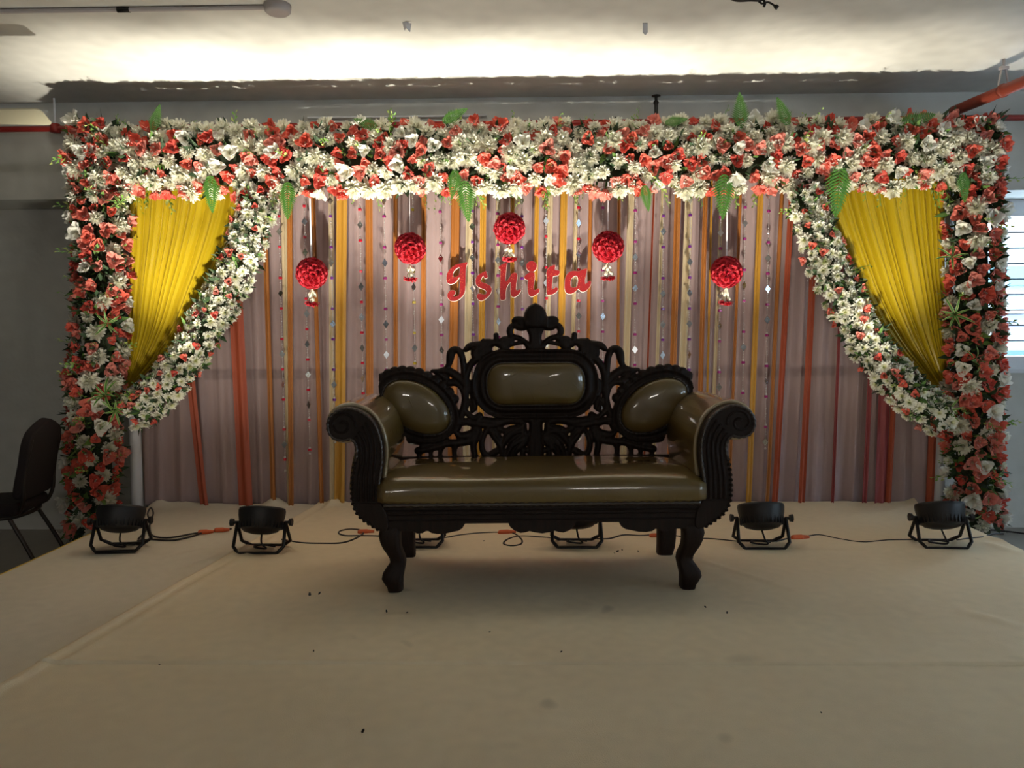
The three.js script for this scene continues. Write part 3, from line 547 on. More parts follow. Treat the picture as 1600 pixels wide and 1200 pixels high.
// darts with a least distance on a parametric sheet: fn(u, v) -> {p, n}
function darts(fn, want, dist, seed, keep = []) {
  const r = rng(seed), out = [];
  for (let k = 0; k < want * 40 && out.length < want; k++) { const s = fn(r(), r()); if (!s) continue; const all = out.concat(keep); let ok = true; for (const o of all) if (o.p.distanceToSquared(s.p) < dist * dist) { ok = false; break; } if (ok) out.push(s); }
  return out;
}
function dress(parent, fn, { white, coral, small = false, wg = 0, dW, dC, seed, scale = 1, sprigs = 0, straps = 0, lift = 0.03 }) {
  const r = rng(seed), W = darts(fn, white, dW, seed + 1), C = darts(fn, coral, dC, seed + 2, W);
  const jitter = n => n.clone().add(V((r() - 0.5) * 0.8, (r() - 0.5) * 0.8, (r() - 0.5) * 0.3)).normalize();
  W.forEach((s, i) => { const isG = r() < wg, set = small ? G.daisy : isG ? G.whiteGlad : G.mum, d = jitter(s.n); bloom(isG && !small ? 'white_gladiolus' : 'white_chrysanthemum', set[i % set.length], M.petal, parent, s.p.clone().addScaledVector(s.n, lift + r() * 0.02), d, r() * 6, scale * (0.75 + 0.45 * r())); });
  C.forEach((s, i) => { const set = small ? G.smallCoral : G.coral, d = jitter(s.n); bloom('coral_gladiolus', set[(r() * set.length) | 0], M.petal, parent, s.p.clone().addScaledVector(s.n, small ? lift + 0.012 : lift * 0.5 + r() * 0.02), d, r() * 6, scale * (0.75 + 0.5 * r())); });
  darts(fn, sprigs, 0.06, seed + 5).forEach((s, i) => bloom('green_sprig', G.sprig[i % 4], M.leaf, parent, s.p.clone().addScaledVector(s.n, 0.0), jitter(s.n), r() * 6, 0.6 + 0.6 * r()));
  darts(fn, straps, 0.15, seed + 6).forEach((s, i) => bloom('strap_leaf_tuft', G.strap[i % 3], M.leaf, parent, s.p.clone(), s.n, r() * 6, 0.7 + 0.5 * r()));
  fillerMesh(parent, darts(fn, small ? 160 : 260, 0.03, seed + 8), seed + 9, small ? 0.07 : 0.09);
}

// long garland over the arch
const GZ = -4.95;
{
  const pL = atZ(126, 209, GZ), pR = atZ(1544, 198, GZ), yT = (pL.y + pR.y) / 2, hgt = atZ(800, 190, GZ).y - atZ(800, 279, GZ).y;
  const g = thing('flower_garland', 'long garland of white and coral flowers across the top of the arch', 'garland', V((pL.x + pR.x) / 2, yT, GZ));
  const fn = (u, v) => { const a = lerp(-1.15, 1.25, v), droop = 0.02 * n3(u * 14, 3, 3); return { p: V(lerp(pL.x, pR.x, u), yT - hgt * (v * 0.98 + 0.0) + droop * v, GZ + 0.11 * Math.cos(a)), n: V((u - 0.5) * 0.25, -Math.sin(a) * (a < 0 ? 0.45 : 0.9) - 0.1, Math.cos(a * 0.9) + 0.15).normalize() }; };
  part('backing', place(rbox(pR.x - pL.x, hgt * 0.86, 0.10, 0.03), V(0, -hgt * 0.47, -0.01)), M.foam, g);
  dress(g, fn, { white: 225, coral: 295, wg: 0.18, dW: 0.08, dC: 0.055, seed: 40, sprigs: 50 });
  const r = rng(66);
  // blooms and sprigs hanging from the lower edge
  for (let i = 0; i < 40; i++) { const u = (i + r() * 0.8) / 40, x = lerp(pL.x + 0.35, pR.x - 0.35, u), y = yT - hgt - 0.03 * r(), w = r(); bloom(w < 0.5 ? 'white_chrysanthemum' : 'coral_gladiolus', w < 0.5 ? G.mum[i % 4] : G.coral[i % 10], M.petal, g, V(x, y, GZ + 0.04 + 0.05 * r()), V((r() - 0.5) * 0.6, -1, 0.25 * r()), r() * 6, 0.72 + 0.25 * r()); }
  for (let i = 0; i < 46; i++) { const x = lerp(pL.x + 0.3, pR.x - 0.3, r()); bloom('green_sprig', G.sprig[i % 4], M.leaf, g, V(x, yT - hgt + 0.02, GZ + 0.06 * r()), V((r() - 0.5) * 0.7, -1, 0.2), r() * 6, 0.7 + 0.5 * r()); }
  for (let i = 0; i < 14; i++) { const x = lerp(pL.x + 0.1, pR.x - 0.1, r()); bloom('green_sprig', G.sprig[i % 4], M.leaf, g, V(x, yT - 0.02, GZ + 0.05 * r()), V((r() - 0.5) * 0.8, 1, 0.2), r() * 6, 0.6 + 0.4 * r()); }
  [[328, 275, 3.2, 1.0], [449, 285, 3.14, 1.0], [725, 283, 3.25, 1.1], [1132, 273, 3.1, 1.2], [1313, 258, 3.05, 1.4], [712, 265, 3.0, 0.8], [1007, 290, 3.3, 0.7], [1505, 270, 3.2, 0.8], [238, 205, -0.3, 0.75], [590, 200, 1.2, 0.7], [692, 190, -1.1, 0.75], [1158, 200, 0.05, 0.95], [1232, 195, 0.4, 0.8], [1405, 195, -1.3, 1.0], [1040, 192, -1.4, 0.6], [870, 230, 2.6, 0.7]].forEach(([x, y, a, s], i) => frond(g, atZ(x, y, GZ + 0.15), a, s, i, a > 2 ? 0.12 : 0.05));
}
// upright garlands
function column(label, line, half, seed, strapList) {
  const pts = line.map(([x, y]) => atZ(x, y, GZ)), c = new THREE.CatmullRomCurve3(pts), hw = half / 234;
  const foot = pts[pts.length - 1];
  const g = thing('flower_garland', label, 'garland', V(foot.x, 0, GZ));
  const fn = (u, v) => { const p = c.getPointAt(v), a = lerp(-1.75, 1.75, u), taper = v > 0.85 ? 0.85 : 1; return { p: V(p.x + Math.sin(a) * hw * taper, p.y, GZ + 0.10 * Math.cos(a)), n: V(Math.sin(a), (v > 0.9 ? -0.3 : 0.1), Math.cos(a) + 0.3).normalize() }; };
  const spine = pts.map(p => p.clone().sub(g.position).add(V(0, 0, -0.01)));
  spine[spine.length - 1].y = 0.0;
  part('backing', sweep(spine, hw * 1.0, { seg: 10, flat: 0.6, up: V(0, 0, 1) }), M.foam, g);
  dress(g, fn, { white: 62, coral: 150, wg: 0.3, dW: 0.095, dC: 0.052, seed, sprigs: 30, straps: 6 });
  strapList.forEach(([x, y, dx, dy, s], i) => bloom('strap_leaf_tuft', G.strap[i % 3], M.leaf, g, atZ(x, y, GZ + 0.13), V(dx, dy, 0.8), i * 1.3, s));
}
column('upright garland of coral and white flowers beside the dark chair', [[158, 200], [160, 330], [160, 470], [152, 600], [149, 720], [146, 830]], 25, 120, [[168, 505, 0.3, -0.2, 1], [165, 618, 0.1, 0.3, 1.2], [132, 700, -0.7, 0.2, 1.2], [118, 780, -1, 0.2, 0.9], [180, 640, 0.5, -0.2, 1.0], [120, 560, -1, 0.4, 0.8], [187, 318, 0.3, 0.3, 0.8]]);
column('upright garland of coral and white flowers beside the window', [[1517, 195], [1518, 330], [1520, 470], [1518, 600], [1520, 700], [1526, 815]], 24, 220, [[1488, 402, -0.5, 0.3, 1], [1492, 492, -0.4, 0.1, 1.1], [1520, 566, 0.4, 0.1, 1.2], [1482, 642, -0.6, 0.1, 1.0], [1545, 690, 1, 0.2, 1.1], [1547, 745, 1, 0, 1.1], [1535, 795, 0.5, -0.4, 1.2], [1548, 490, 1, 0.1, 0.8], [1540, 380, 0.9, 0.3, 0.7]]);
// curved garlands along the tied drapes
function swag(label, line, half, seed) {
  const z = -4.90, pts = line.map(([x, y], i) => atZ(x, y, z + 0.02)), c = new THREE.CatmullRomCurve3(pts), hw = half / 234;
  const g = thing('flower_garland', label, 'garland', pts[pts.length - 1].clone());
  const fn = (u, v) => { const p = c.getPointAt(v), t = c.getTangentAt(v), s = V(-t.y, t.x, 0).normalize(), a = lerp(-1.5, 1.5, u); return { p: p.clone().addScaledVector(s, Math.sin(a) * hw).add(V(0, 0, 0.055 * Math.cos(a))), n: s.multiplyScalar(Math.sin(a)).add(V(0, 0, Math.cos(a) + 0.35)).normalize() }; };
  part('backing', sweep(pts.map(p => p.clone().sub(g.position).add(V(0, 0, -0.015))), hw * 0.72, { seg: 10, flat: 0.5, up: V(0, 0, 1) }), M.foam, g);
  dress(g, fn, { white: 165, coral: 50, small: true, dW: 0.050, dC: 0.040, seed, sprigs: 8, lift: 0.02 });
}
swag('curved garland of small white mums beside the chair-side yellow drape', [[404, 298], [397, 345], [380, 400], [361, 440], [336, 490], [308, 537], [272, 590], [235, 627], [206, 642]], 20, 320);
swag('curved garland of small white mums beside the window-side yellow drape', [[1258, 298], [1268, 345], [1284, 395], [1309, 450], [1334, 500], [1364, 550], [1399, 595], [1438, 632], [1476, 654]], 20, 420);

// ------------------------------------------------------------------ yellow satin drapes
function satinDrape(label, left, right, tie, seed) {
  const zd = -5.0, xi = (L, y) => { for (let i = 0; i + 1 < L.length; i++) if (y <= L[i + 1][1] || i + 2 === L.length) return lerp(L[i][0], L[i + 1][0], (y - L[i][1]) / (L[i + 1][1] - L[i][1])); };
  const cl = new THREE.CatmullRomCurve3(left.map(p => V(p[0], p[1]))).getPoints(60).map(p => [p.x, p.y]), cr = new THREE.CatmullRomCurve3(right.map(p => V(p[0], p[1]))).getPoints(60).map(p => [p.x, p.y]);
  const y0 = 262, y1 = Math.max(left[left.length - 1][1], right[right.length - 1][1]);
  const ridge = u => { const w = u * 1.0 + 0.05 * n3(u * 3, seed, 1); const f = Math.sin(w * 52 + 5 * n3(w * 5, seed, 5)); return 0.6 * (1 - 2 * Math.pow(1 - Math.abs(f), 1.6)) * (0.5 + 1.1 * Math.abs(n3(w * 6, seed, 9))) + 1.3 * n3(w * 11, seed, 2) + 0.22 * n3(w * 36, seed, 4); };
  const centre = atZ(tie[0], tie[1], zd);
  const g = gridGeo(260, 50, (u, v) => {
    const py = lerp(y0, y1, v), x = lerp(xi(cl, py), xi(cr, py), u), p = atZ(x, py, zd), w = clamp((xi(cr, py) - xi(cl, py)) / 180, 0.02, 1);
    p.z += ridge(u) * 0.036 * Math.pow(w, 0.45) * (0.75 + 0.25 * v) + 0.06 * Math.sin(Math.PI * u) * sstep(v, 0, 0.5) * w + 0.012 * n3(u * 3, v * 5, seed) * w;
    return p.sub(centre);
  }, (u, v) => [u * 1.2, v * 1.3]);
  single('satin_drape', label, 'drape', g, M.satin, centre, 'tied yellow satin drapes');
}
satinDrape('yellow satin drape gathered towards the flowers beside the dark chair', [[198, 262], [202, 400], [200, 500], [197, 592], [197, 606]], [[392, 262], [384, 310], [370, 360], [350, 410], [325, 460], [298, 510], [264, 552], [228, 584], [201, 606]], [200, 604], 3);
satinDrape('yellow satin drape gathered towards the flowers beside the window', [[1276, 262], [1286, 310], [1302, 360], [1324, 415], [1348, 465], [1378, 515], [1412, 556], [1446, 590], [1478, 622]], [[1476, 262], [1476, 400], [1480, 500], [1484, 596], [1484, 622]], [1481, 618], 8);

// ------------------------------------------------------------------ hanging rose balls
{
  const rose = (() => { const r = rng(8), out = []; for (let k = 0; k < 3; k++) { const gs = []; [[0.021, 0.006, 0.012, 0], [0.015, 0.004, 0.016, 0.5], [0.009, 0.003, 0.017, 0.9]].forEach(([ro, ri, h, ph]) => { const n = 8, pos = [], idx = []; for (let j = 0; j < 3; j++) for (let i = 0; i <= n; i++) { const a = i / n * 6.283 + ph, rr = [ri + 0.003, lerp(ri, ro, 0.75), ro][j] * (1 + 0.14 * Math.sin(a * 3 + ph * 9 + k)), y = [0, h * 0.7, h * (0.92 + 0.1 * Math.sin(a * 2 + k))][j]; pos.push(Math.cos(a) * rr, y, Math.sin(a) * rr); } for (let j = 0; j < 2; j++) for (let i = 0; i < n; i++) { const b = j * (n + 1) + i; idx.push(b, b + n + 1, b + 1, b + 1, b + n + 1, b + n + 2); } const g = geom(pos, idx); gs.push(g); }); out.push(merge(gs)); } return out; })();
  const bud = (() => { const g = lathe([[0.003, 0], [0.0045, 0.02], [0.008, 0.028], [0.006, 0.04], [0, 0.046]], 7); g.rotateX(Math.PI); return g; })();
  const frill = (() => { const a = acc(), r = rng(5), c = [1, 1, 1]; for (const [e, n] of [[-0.2, 9], [0.25, 9], [0.7, 7]]) petals(a, { n, len: 0.026, wid: 0.009, e0: e, bend: 0.3, c0: c, c1: c, jitter: 0.6, rand: r, rows: 2, ruffle: 0.003 }); const g = done(a); g.deleteAttribute('color'); return g; })();
  const B = [[487, 427, 'lowest one on the chair side, hung on a wide ribbon', 1], [641, 388, 'higher one on the chair side of the lettering', 0], [796, 357, 'topmost, above the red lettering', 0], [950, 386, 'above the last red letter on the window side', 0], [1135, 425, 'lowest on the window side, on a wide ribbon', 1]];
  B.forEach(([px, py, where, wide], bi) => {
    const z = -4.98, c = atZ(px, py, z), g = thing('rose_ball', `round red rose ball, ${where}`, 'flower ball', c, 'hanging red rose balls'), r = rng(500 + bi), R = 0.082;
    part('core', new THREE.IcosahedronGeometry(R, 3), M.roseCore, g);
    const n = 78, ga = Math.PI * (3 - Math.sqrt(5));
    for (let i = 0; i < n; i++) { const y = 1 - 2 * (i + 0.5) / n, s = Math.sqrt(1 - y * y), a = i * ga, d = V(Math.cos(a) * s, y, Math.sin(a) * s); const m = part('rose', rose[i % 3], M.rose[(r() * 3) | 0], g); m.position.copy(d).multiplyScalar(R - 0.001); m.quaternion.setFromUnitVectors(UPY, d.clone().add(V((r() - 0.5) * 0.3, (r() - 0.5) * 0.3, (r() - 0.5) * 0.3)).normalize()); m.scale.setScalar(1.12 + 0.3 * r()); }
    part('hanging_ribbon', place(rbox(wide ? 0.011 : 0.004, 0.5, 0.002, 0.0008, 1), V(0, R + 0.25, 0)), M.ribbon, g);
    part('tassel_thread', sweep([V(0, -R, 0), V(0.004, -0.21, 0)], 0.0018, { straight: true, seg: 5 }), M.jasmine, g);
    for (let i = 0; i < 11; i++) { const m = part('jasmine_bud', bud, M.jasmine, g), row = i < 5 ? 0 : 1; m.position.set((r() - 0.5) * 0.014, -R - 0.022 - row * 0.035, (r() - 0.5) * 0.014); m.rotation.set((r() - 0.5) * 1.1, 0, (r() - 0.5) * 1.3); m.scale.setScalar(1.0 + 0.3 * r()); }
    for (const dx of [-0.024, 0.022, 0]) { const m = part('carnation', frill, M.rose[(r() * 3) | 0], g); m.position.set(dx, -0.195 + Math.abs(dx) * 0.1 - (dx === 0 ? 0.004 : 0), dx === 0 ? 0.016 : 0); m.rotation.set(Math.PI + (r() - 0.5) * 0.4, r() * 3, dx * 9); m.scale.setScalar(0.95); }
  });
}

// ------------------------------------------------------------------ glitter letters
{
  const z = -5.03;
  const letters = [
    ['looped red glitter capital letter, first of the name', 690, 400, 15, [[[610, 155], [582, 250], [567, 400], [560, 600], [552, 790], [525, 880], [450, 975], [360, 1035], [270, 1055], [190, 1030], [140, 970], [132, 900], [165, 840], [225, 800], [290, 802], [322, 845], [318, 880], [285, 915], [255, 938], [300, 953], [370, 938], [412, 890], [422, 800], [424, 640], [418, 490], [380, 555], [300, 630], [205, 658], [140, 630], [115, 560], [117, 480], [150, 380], [220, 290], [320, 215], [430, 182], [510, 165]], [[422, 268], [345, 303], [290, 365], [264, 430], [276, 482], [320, 489], [380, 465], [416, 425]]]],
    ['red glitter letter s with curled ends, second of the name', 690, 400, 15, [[[1040, 358], [1062, 425], [1085, 500], [1060, 522], [1005, 525], [990, 490], [985, 468], [955, 495], [925, 550], [918, 595], [970, 625], [1060, 660], [1140, 710], [1175, 770], [1165, 840], [1120, 920], [1050, 990], [960, 1040], [900, 1045], [845, 1010], [820, 950], [835, 900], [870, 880], [930, 890], [1000, 905], [1042, 888], [1055, 850], [1020, 802], [950, 768], [880, 738], [820, 690], [797, 620], [805, 540], [840, 470], [900, 420], [970, 388]]]],
    ['tall red glitter letter h below the topmost rose ball', 770, 395, 15, [[[332, 232], [322, 330], [308, 500], [302, 672], [345, 640], [385, 590], [432, 510], [485, 470], [548, 475], [575, 530], [562, 640], [547, 760], [545, 875], [590, 880], [640, 845], [660, 870], [620, 950], [560, 1010], [490, 1040], [432, 1020], [415, 960], [410, 880], [415, 780], [415, 690], [360, 745], [315, 850], [302, 960], [295, 1080], [245, 1105], [180, 1098], [165, 1000], [165, 800], [173, 600], [178, 450], [180, 385], [150, 385], [137, 330], [200, 282], [270, 250]]]],
    ['red glitter letter i with its round dot, fourth of the name', 770, 395, 15, [[[735, 570], [790, 510], [870, 462], [965, 468], [985, 560], [970, 700], [957, 850], [992, 880], [1045, 835], [1095, 850], [1085, 920], [1000, 990], [905, 1030], [840, 980], [820, 880], [815, 760], [818, 635], [775, 630], [745, 605]], 'dot', [910, 325, 125]]],
    ['red glitter letter t with a crossbar, fifth of the name', 845, 395, 15, [[[330, 285], [338, 335], [325, 398], [380, 410], [440, 422], [438, 480], [400, 530], [290, 555], [275, 650], [262, 780], [260, 842], [300, 840], [358, 802], [405, 850], [378, 900], [300, 960], [205, 985], [148, 975], [135, 900], [135, 750], [137, 600], [135, 540], [128, 470], [150, 400], [205, 330], [270, 300]]]],
    ['red glitter letter a, last of the name', 845, 395, 15, [[[1080, 378], [1075, 450], [1052, 560], [1032, 660], [1040, 738], [1080, 715], [1130, 660], [1175, 680], [1170, 750], [1100, 860], [1030, 908], [960, 915], [910, 875], [878, 855], [800, 920], [720, 960], [640, 960], [585, 920], [560, 840], [560, 720], [575, 600], [620, 500], [700, 442], [800, 425], [880, 438], [925, 420], [995, 395]], [[845, 545], [765, 560], [712, 630], [696, 720], [702, 788], [732, 813], [798, 813], [850, 780], [868, 720], [870, 610]]]],
  ];
  letters.forEach(([label, ox, oy, sc, rings]) => {
    const c = atZ(ox + 40, oy + 40, z), k = atZ(ox + 41, oy + 40, z).x - c.x, map = ([x, y]) => [((x / sc) - 40) * k, -((y / sc) - 40) * k];
    const shapes = []; let s = new THREE.Shape(outline(rings[0].map(map), rings[0].length * 3)); shapes.push(s);
    if (rings[1] === 'dot') { const [x, y] = map(rings[2]), d = new THREE.Shape(); d.absarc(x, y, rings[2][2] / sc * k, 0, Math.PI * 2); shapes.push(d); } else if (rings[1]) s.holes.push(new THREE.Path(outline(rings[1].map(map), rings[1].length * 3)));
    const g = thing('cutout_letter', label, 'letter', c);
    const face = new THREE.ExtrudeGeometry(shapes, { depth: 0.003, bevelEnabled: false, curveSegments: 20 }), foam = new THREE.ExtrudeGeometry(shapes, { depth: 0.022, bevelEnabled: true, bevelSize: 0.0014, bevelThickness: 0.002, bevelSegments: 1, curveSegments: 20 });
    foam.translate(0, 0, -0.0262);
    part('foam_backing', foam, M.letterFoam, g); part('glitter_face', face, M.letterFace, g);
    if (rings[1] === 'dot') { const [x, y] = map([915, 452]); part('dot_bridge', place(rbox(0.032, 0.014, 0.014, 0.002), V(x, y, -0.012)), M.letterFoam, g); }
  });
}

// ------------------------------------------------------------------ floor par lamps and their cables
{
  const L = [[178, 864, 'first from the chair corner, at the stage edge', 0.10], [402, 867, 'second from the chair corner, beside the wide cloth seam', 0.0], [652, 858, 'partly hidden behind the sofa leg nearer the chair', 0], [902, 858, 'seen only under the middle of the sofa', 0], [1196, 860, 'beside the sofa arm nearer the window', -0.02], [1481, 859, 'at the foot of the garland by the window', -0.05]];
  const body = lathe([[0, 0], [0.05, 0.002], [0.085, 0.012], [0.102, 0.028], [0.112, 0.06], [0.119, 0.095], [0.121, 0.12], [0.118, 0.133], [0.112, 0.133], [0.108, 0.118], [0.0, 0.116]], 36);
  const fin = rbox(0.004, 0.06, 0.014, 0.001, 1);
  const fins = merge(Array.from({ length: 32 }, (_, i) => { const a = i / 32 * 6.283; return place(fin, V(Math.cos(a) * 0.107, 0.058, Math.sin(a) * 0.107), [0, -a + Math.PI / 2, 0]); }));
  const lens = place(new THREE.CylinderGeometry(0.104, 0.104, 0.003, 32), V(0, 0.121, 0));
  const knob = merge([place(new THREE.CylinderGeometry(0.008, 0.008, 0.03, 10), V(0.012, 0, 0), [0, 0, Math.PI / 2]), place(new THREE.CylinderGeometry(0.019, 0.022, 0.016, 8), V(0.03, 0, 0), [0, 0, Math.PI / 2])]);
  const yoke = (hx, z1, cut) => sweep([V(-0.128, 0.155, 0), V(-0.132, 0.04, z1 * 0.75), V(-hx, 0.008, z1), V(hx, 0.008, z1), V(0.132, 0.04, z1 * 0.75), V(0.128, 0.155, 0)].flatMap((p, i, a) => i + 1 < a.length ? [p, p.clone().lerp(a[i + 1], 0.5)] : [p]), 0.0095, { straight: true, seg: 6, up: V(0, 0.3, 1) });
  const yokeF = yoke(0.10, 0.075), yokeB = yoke(0.085, -0.085);
  const tail = sweep([V(0, 0.1, 0.0), V(0.01, 0.05, 0.035), V(0.03, 0.02, 0.02), V(-0.05, 0.018, -0.02), V(-0.02, 0.02, -0.05), V(0.06, 0.016, -0.03)], 0.005, { seg: 6 });
  const TILT = -0.36;
  L.forEach(([px, py, where, turn], i) => {
    const f = atY(px, py, STAGE + 0.01), g = thing('stage_lamp', `black round floor spotlight, ${where}`, 'lamp', V(f.x, STAGE + 0.009, f.z - 0.075), 'floor spotlights in a row on the stage', turn);
    const can = part('can', body, M.blackPlastic, g); can.position.set(0, 0.155, 0); can.rotation.x = TILT; can.geometry = body; 
    const off = V(0, -0.062, 0).applyEuler(can.rotation); can.position.add(off);
    part('heat_sink', fins, M.blackPlastic, can); part('lens', lens, M.lampGlow, can);
    part('yoke', yokeF, M.blackMetal, g); part('yoke', yokeB, M.blackMetal, g);
    const k1 = part('knob', knob, M.blackPlastic, g); k1.position.set(0.126, 0.155, 0); const k2 = part('knob', knob, M.blackPlastic, g); k2.position.set(-0.126, 0.155, 0); k2.rotation.y = Math.PI;
    part('tail_cable', tail, M.cable, g);
    g.updateMatrixWorld(true);
    const tip = can.localToWorld(V(0, 0.128, 0)), aim = can.localToWorld(V(0, 3, 0));
    const l = new THREE.SpotLight(LAMP_COLOR, SPOT_POWER * [1.15, 1.05, 1.15, 1.1, 0.8, 0.65][i], 0, BEAM, 1.0, 2); l.name = 'stage_lamp_beam'; l.position.copy(tip); l.target.position.copy(aim); l.castShadow = true; l.shadow.radius = 1.5; l.shadow.mapSize.set(2048, 2048); scene.add(l, l.target);
    const w = new THREE.SpotLight(LAMP_COLOR, l.intensity * SPILL_SHARE, 0, SPILL, 1.0, 2); w.name = 'stage_lamp_spill'; w.position.copy(tip); w.target = l.target; w.castShadow = true; w.shadow.radius = 4; scene.add(w);
  });
  const C = [
    ['black cable with orange plug joining the first two floor lamps', [[214, 845], [232, 843], [270, 844], [300, 838], [318, 832], [345, 828], [362, 826]], [[318, 831, 1], [343, 828, 1]]],
    ['black cable loop standing up beside the first floor lamp', [[216, 842], [226, 834, .01], [235, 826, .03], [231, 815, .05], [236, 808, .06], [240, 814, .05], [234, 827, .02], [241, 838], [265, 840], [300, 834], [314, 832]], []],
    ['black cable with orange plug running from the second lamp behind the sofa', [[440, 843], [470, 848], [500, 849], [535, 848], [558, 840], [568, 832], [562, 828], [545, 827], [531, 830], [530, 834], [540, 837], [566, 837], [600, 838], [640, 841]], [[568, 831, 1.1]]],
    ['black cable with orange plug and small loop under the sofa middle', [[655, 843], [690, 841], [720, 836], [750, 833], [777, 832], [800, 833], [812, 840], [816, 846], [812, 851], [800, 853], [789, 851], [787, 848], [795, 842], [812, 838], [868, 841]], [[788, 832, 1.2]]],
    ['black cable with red plug behind the sofa leg nearer the window', [[932, 842], [950, 842], [975, 836], [1000, 837], [1022, 836], [1060, 838], [1075, 841], [1110, 842], [1152, 846]], [[1023, 837, 1]]],
    ['black cable with orange plug between the two window-side lamps', [[1212, 846], [1234, 841], [1256, 839], [1280, 836], [1310, 842], [1345, 847], [1390, 844], [1436, 843]], [[1246, 840, 1.2]]],
    ['black cable leaving the last lamp towards the window wall', [[1495, 844], [1516, 841], [1536, 839], [1555, 834], [1568, 834]], []],
  ];
  C.forEach(([label, pts, plugs]) => {
    const P = pts.map(([x, y, h = 0]) => { const p = atY(x, y, STAGE + 0.016); p.y += h; return p; }), o = P[0].clone(), g = thing('power_cable', label, 'cable', o);
    part('cord', sweep(P.map(p => p.clone().sub(o)), 0.0052, { seg: 7, steps: P.length * 6, up: V(0, 1, 0.02) }), M.cable, g);
    for (const [x, y, s] of plugs) { const p = atY(x, y, STAGE + 0.02).sub(o); const m = part('plug', merge([place(new THREE.CapsuleGeometry(0.014, 0.035, 4, 10), V(0, 0, 0), [0, 0, Math.PI / 2]), place(new THREE.CylinderGeometry(0.008, 0.012, 0.03, 8), V(0.04, 0, 0), [0, 0, -Math.PI / 2])]), M.orange, g); m.position.copy(p); m.rotation.y = 0.15; m.scale.setScalar(s); }
  });
  const a = atY(1548, 828, 0.01), b = atY(1625, 837, 0.01);
  single('floor_cable', 'black cable lying on the hall floor below the window', 'cable', sweep([V(0, 0, 0), V((b.x - a.x) * 0.5, 0, 0.06), b.clone().sub(a), b.clone().sub(a).add(V(0.5, 0, 0.2))], 0.006, { seg: 7 }), M.cable, a);
}

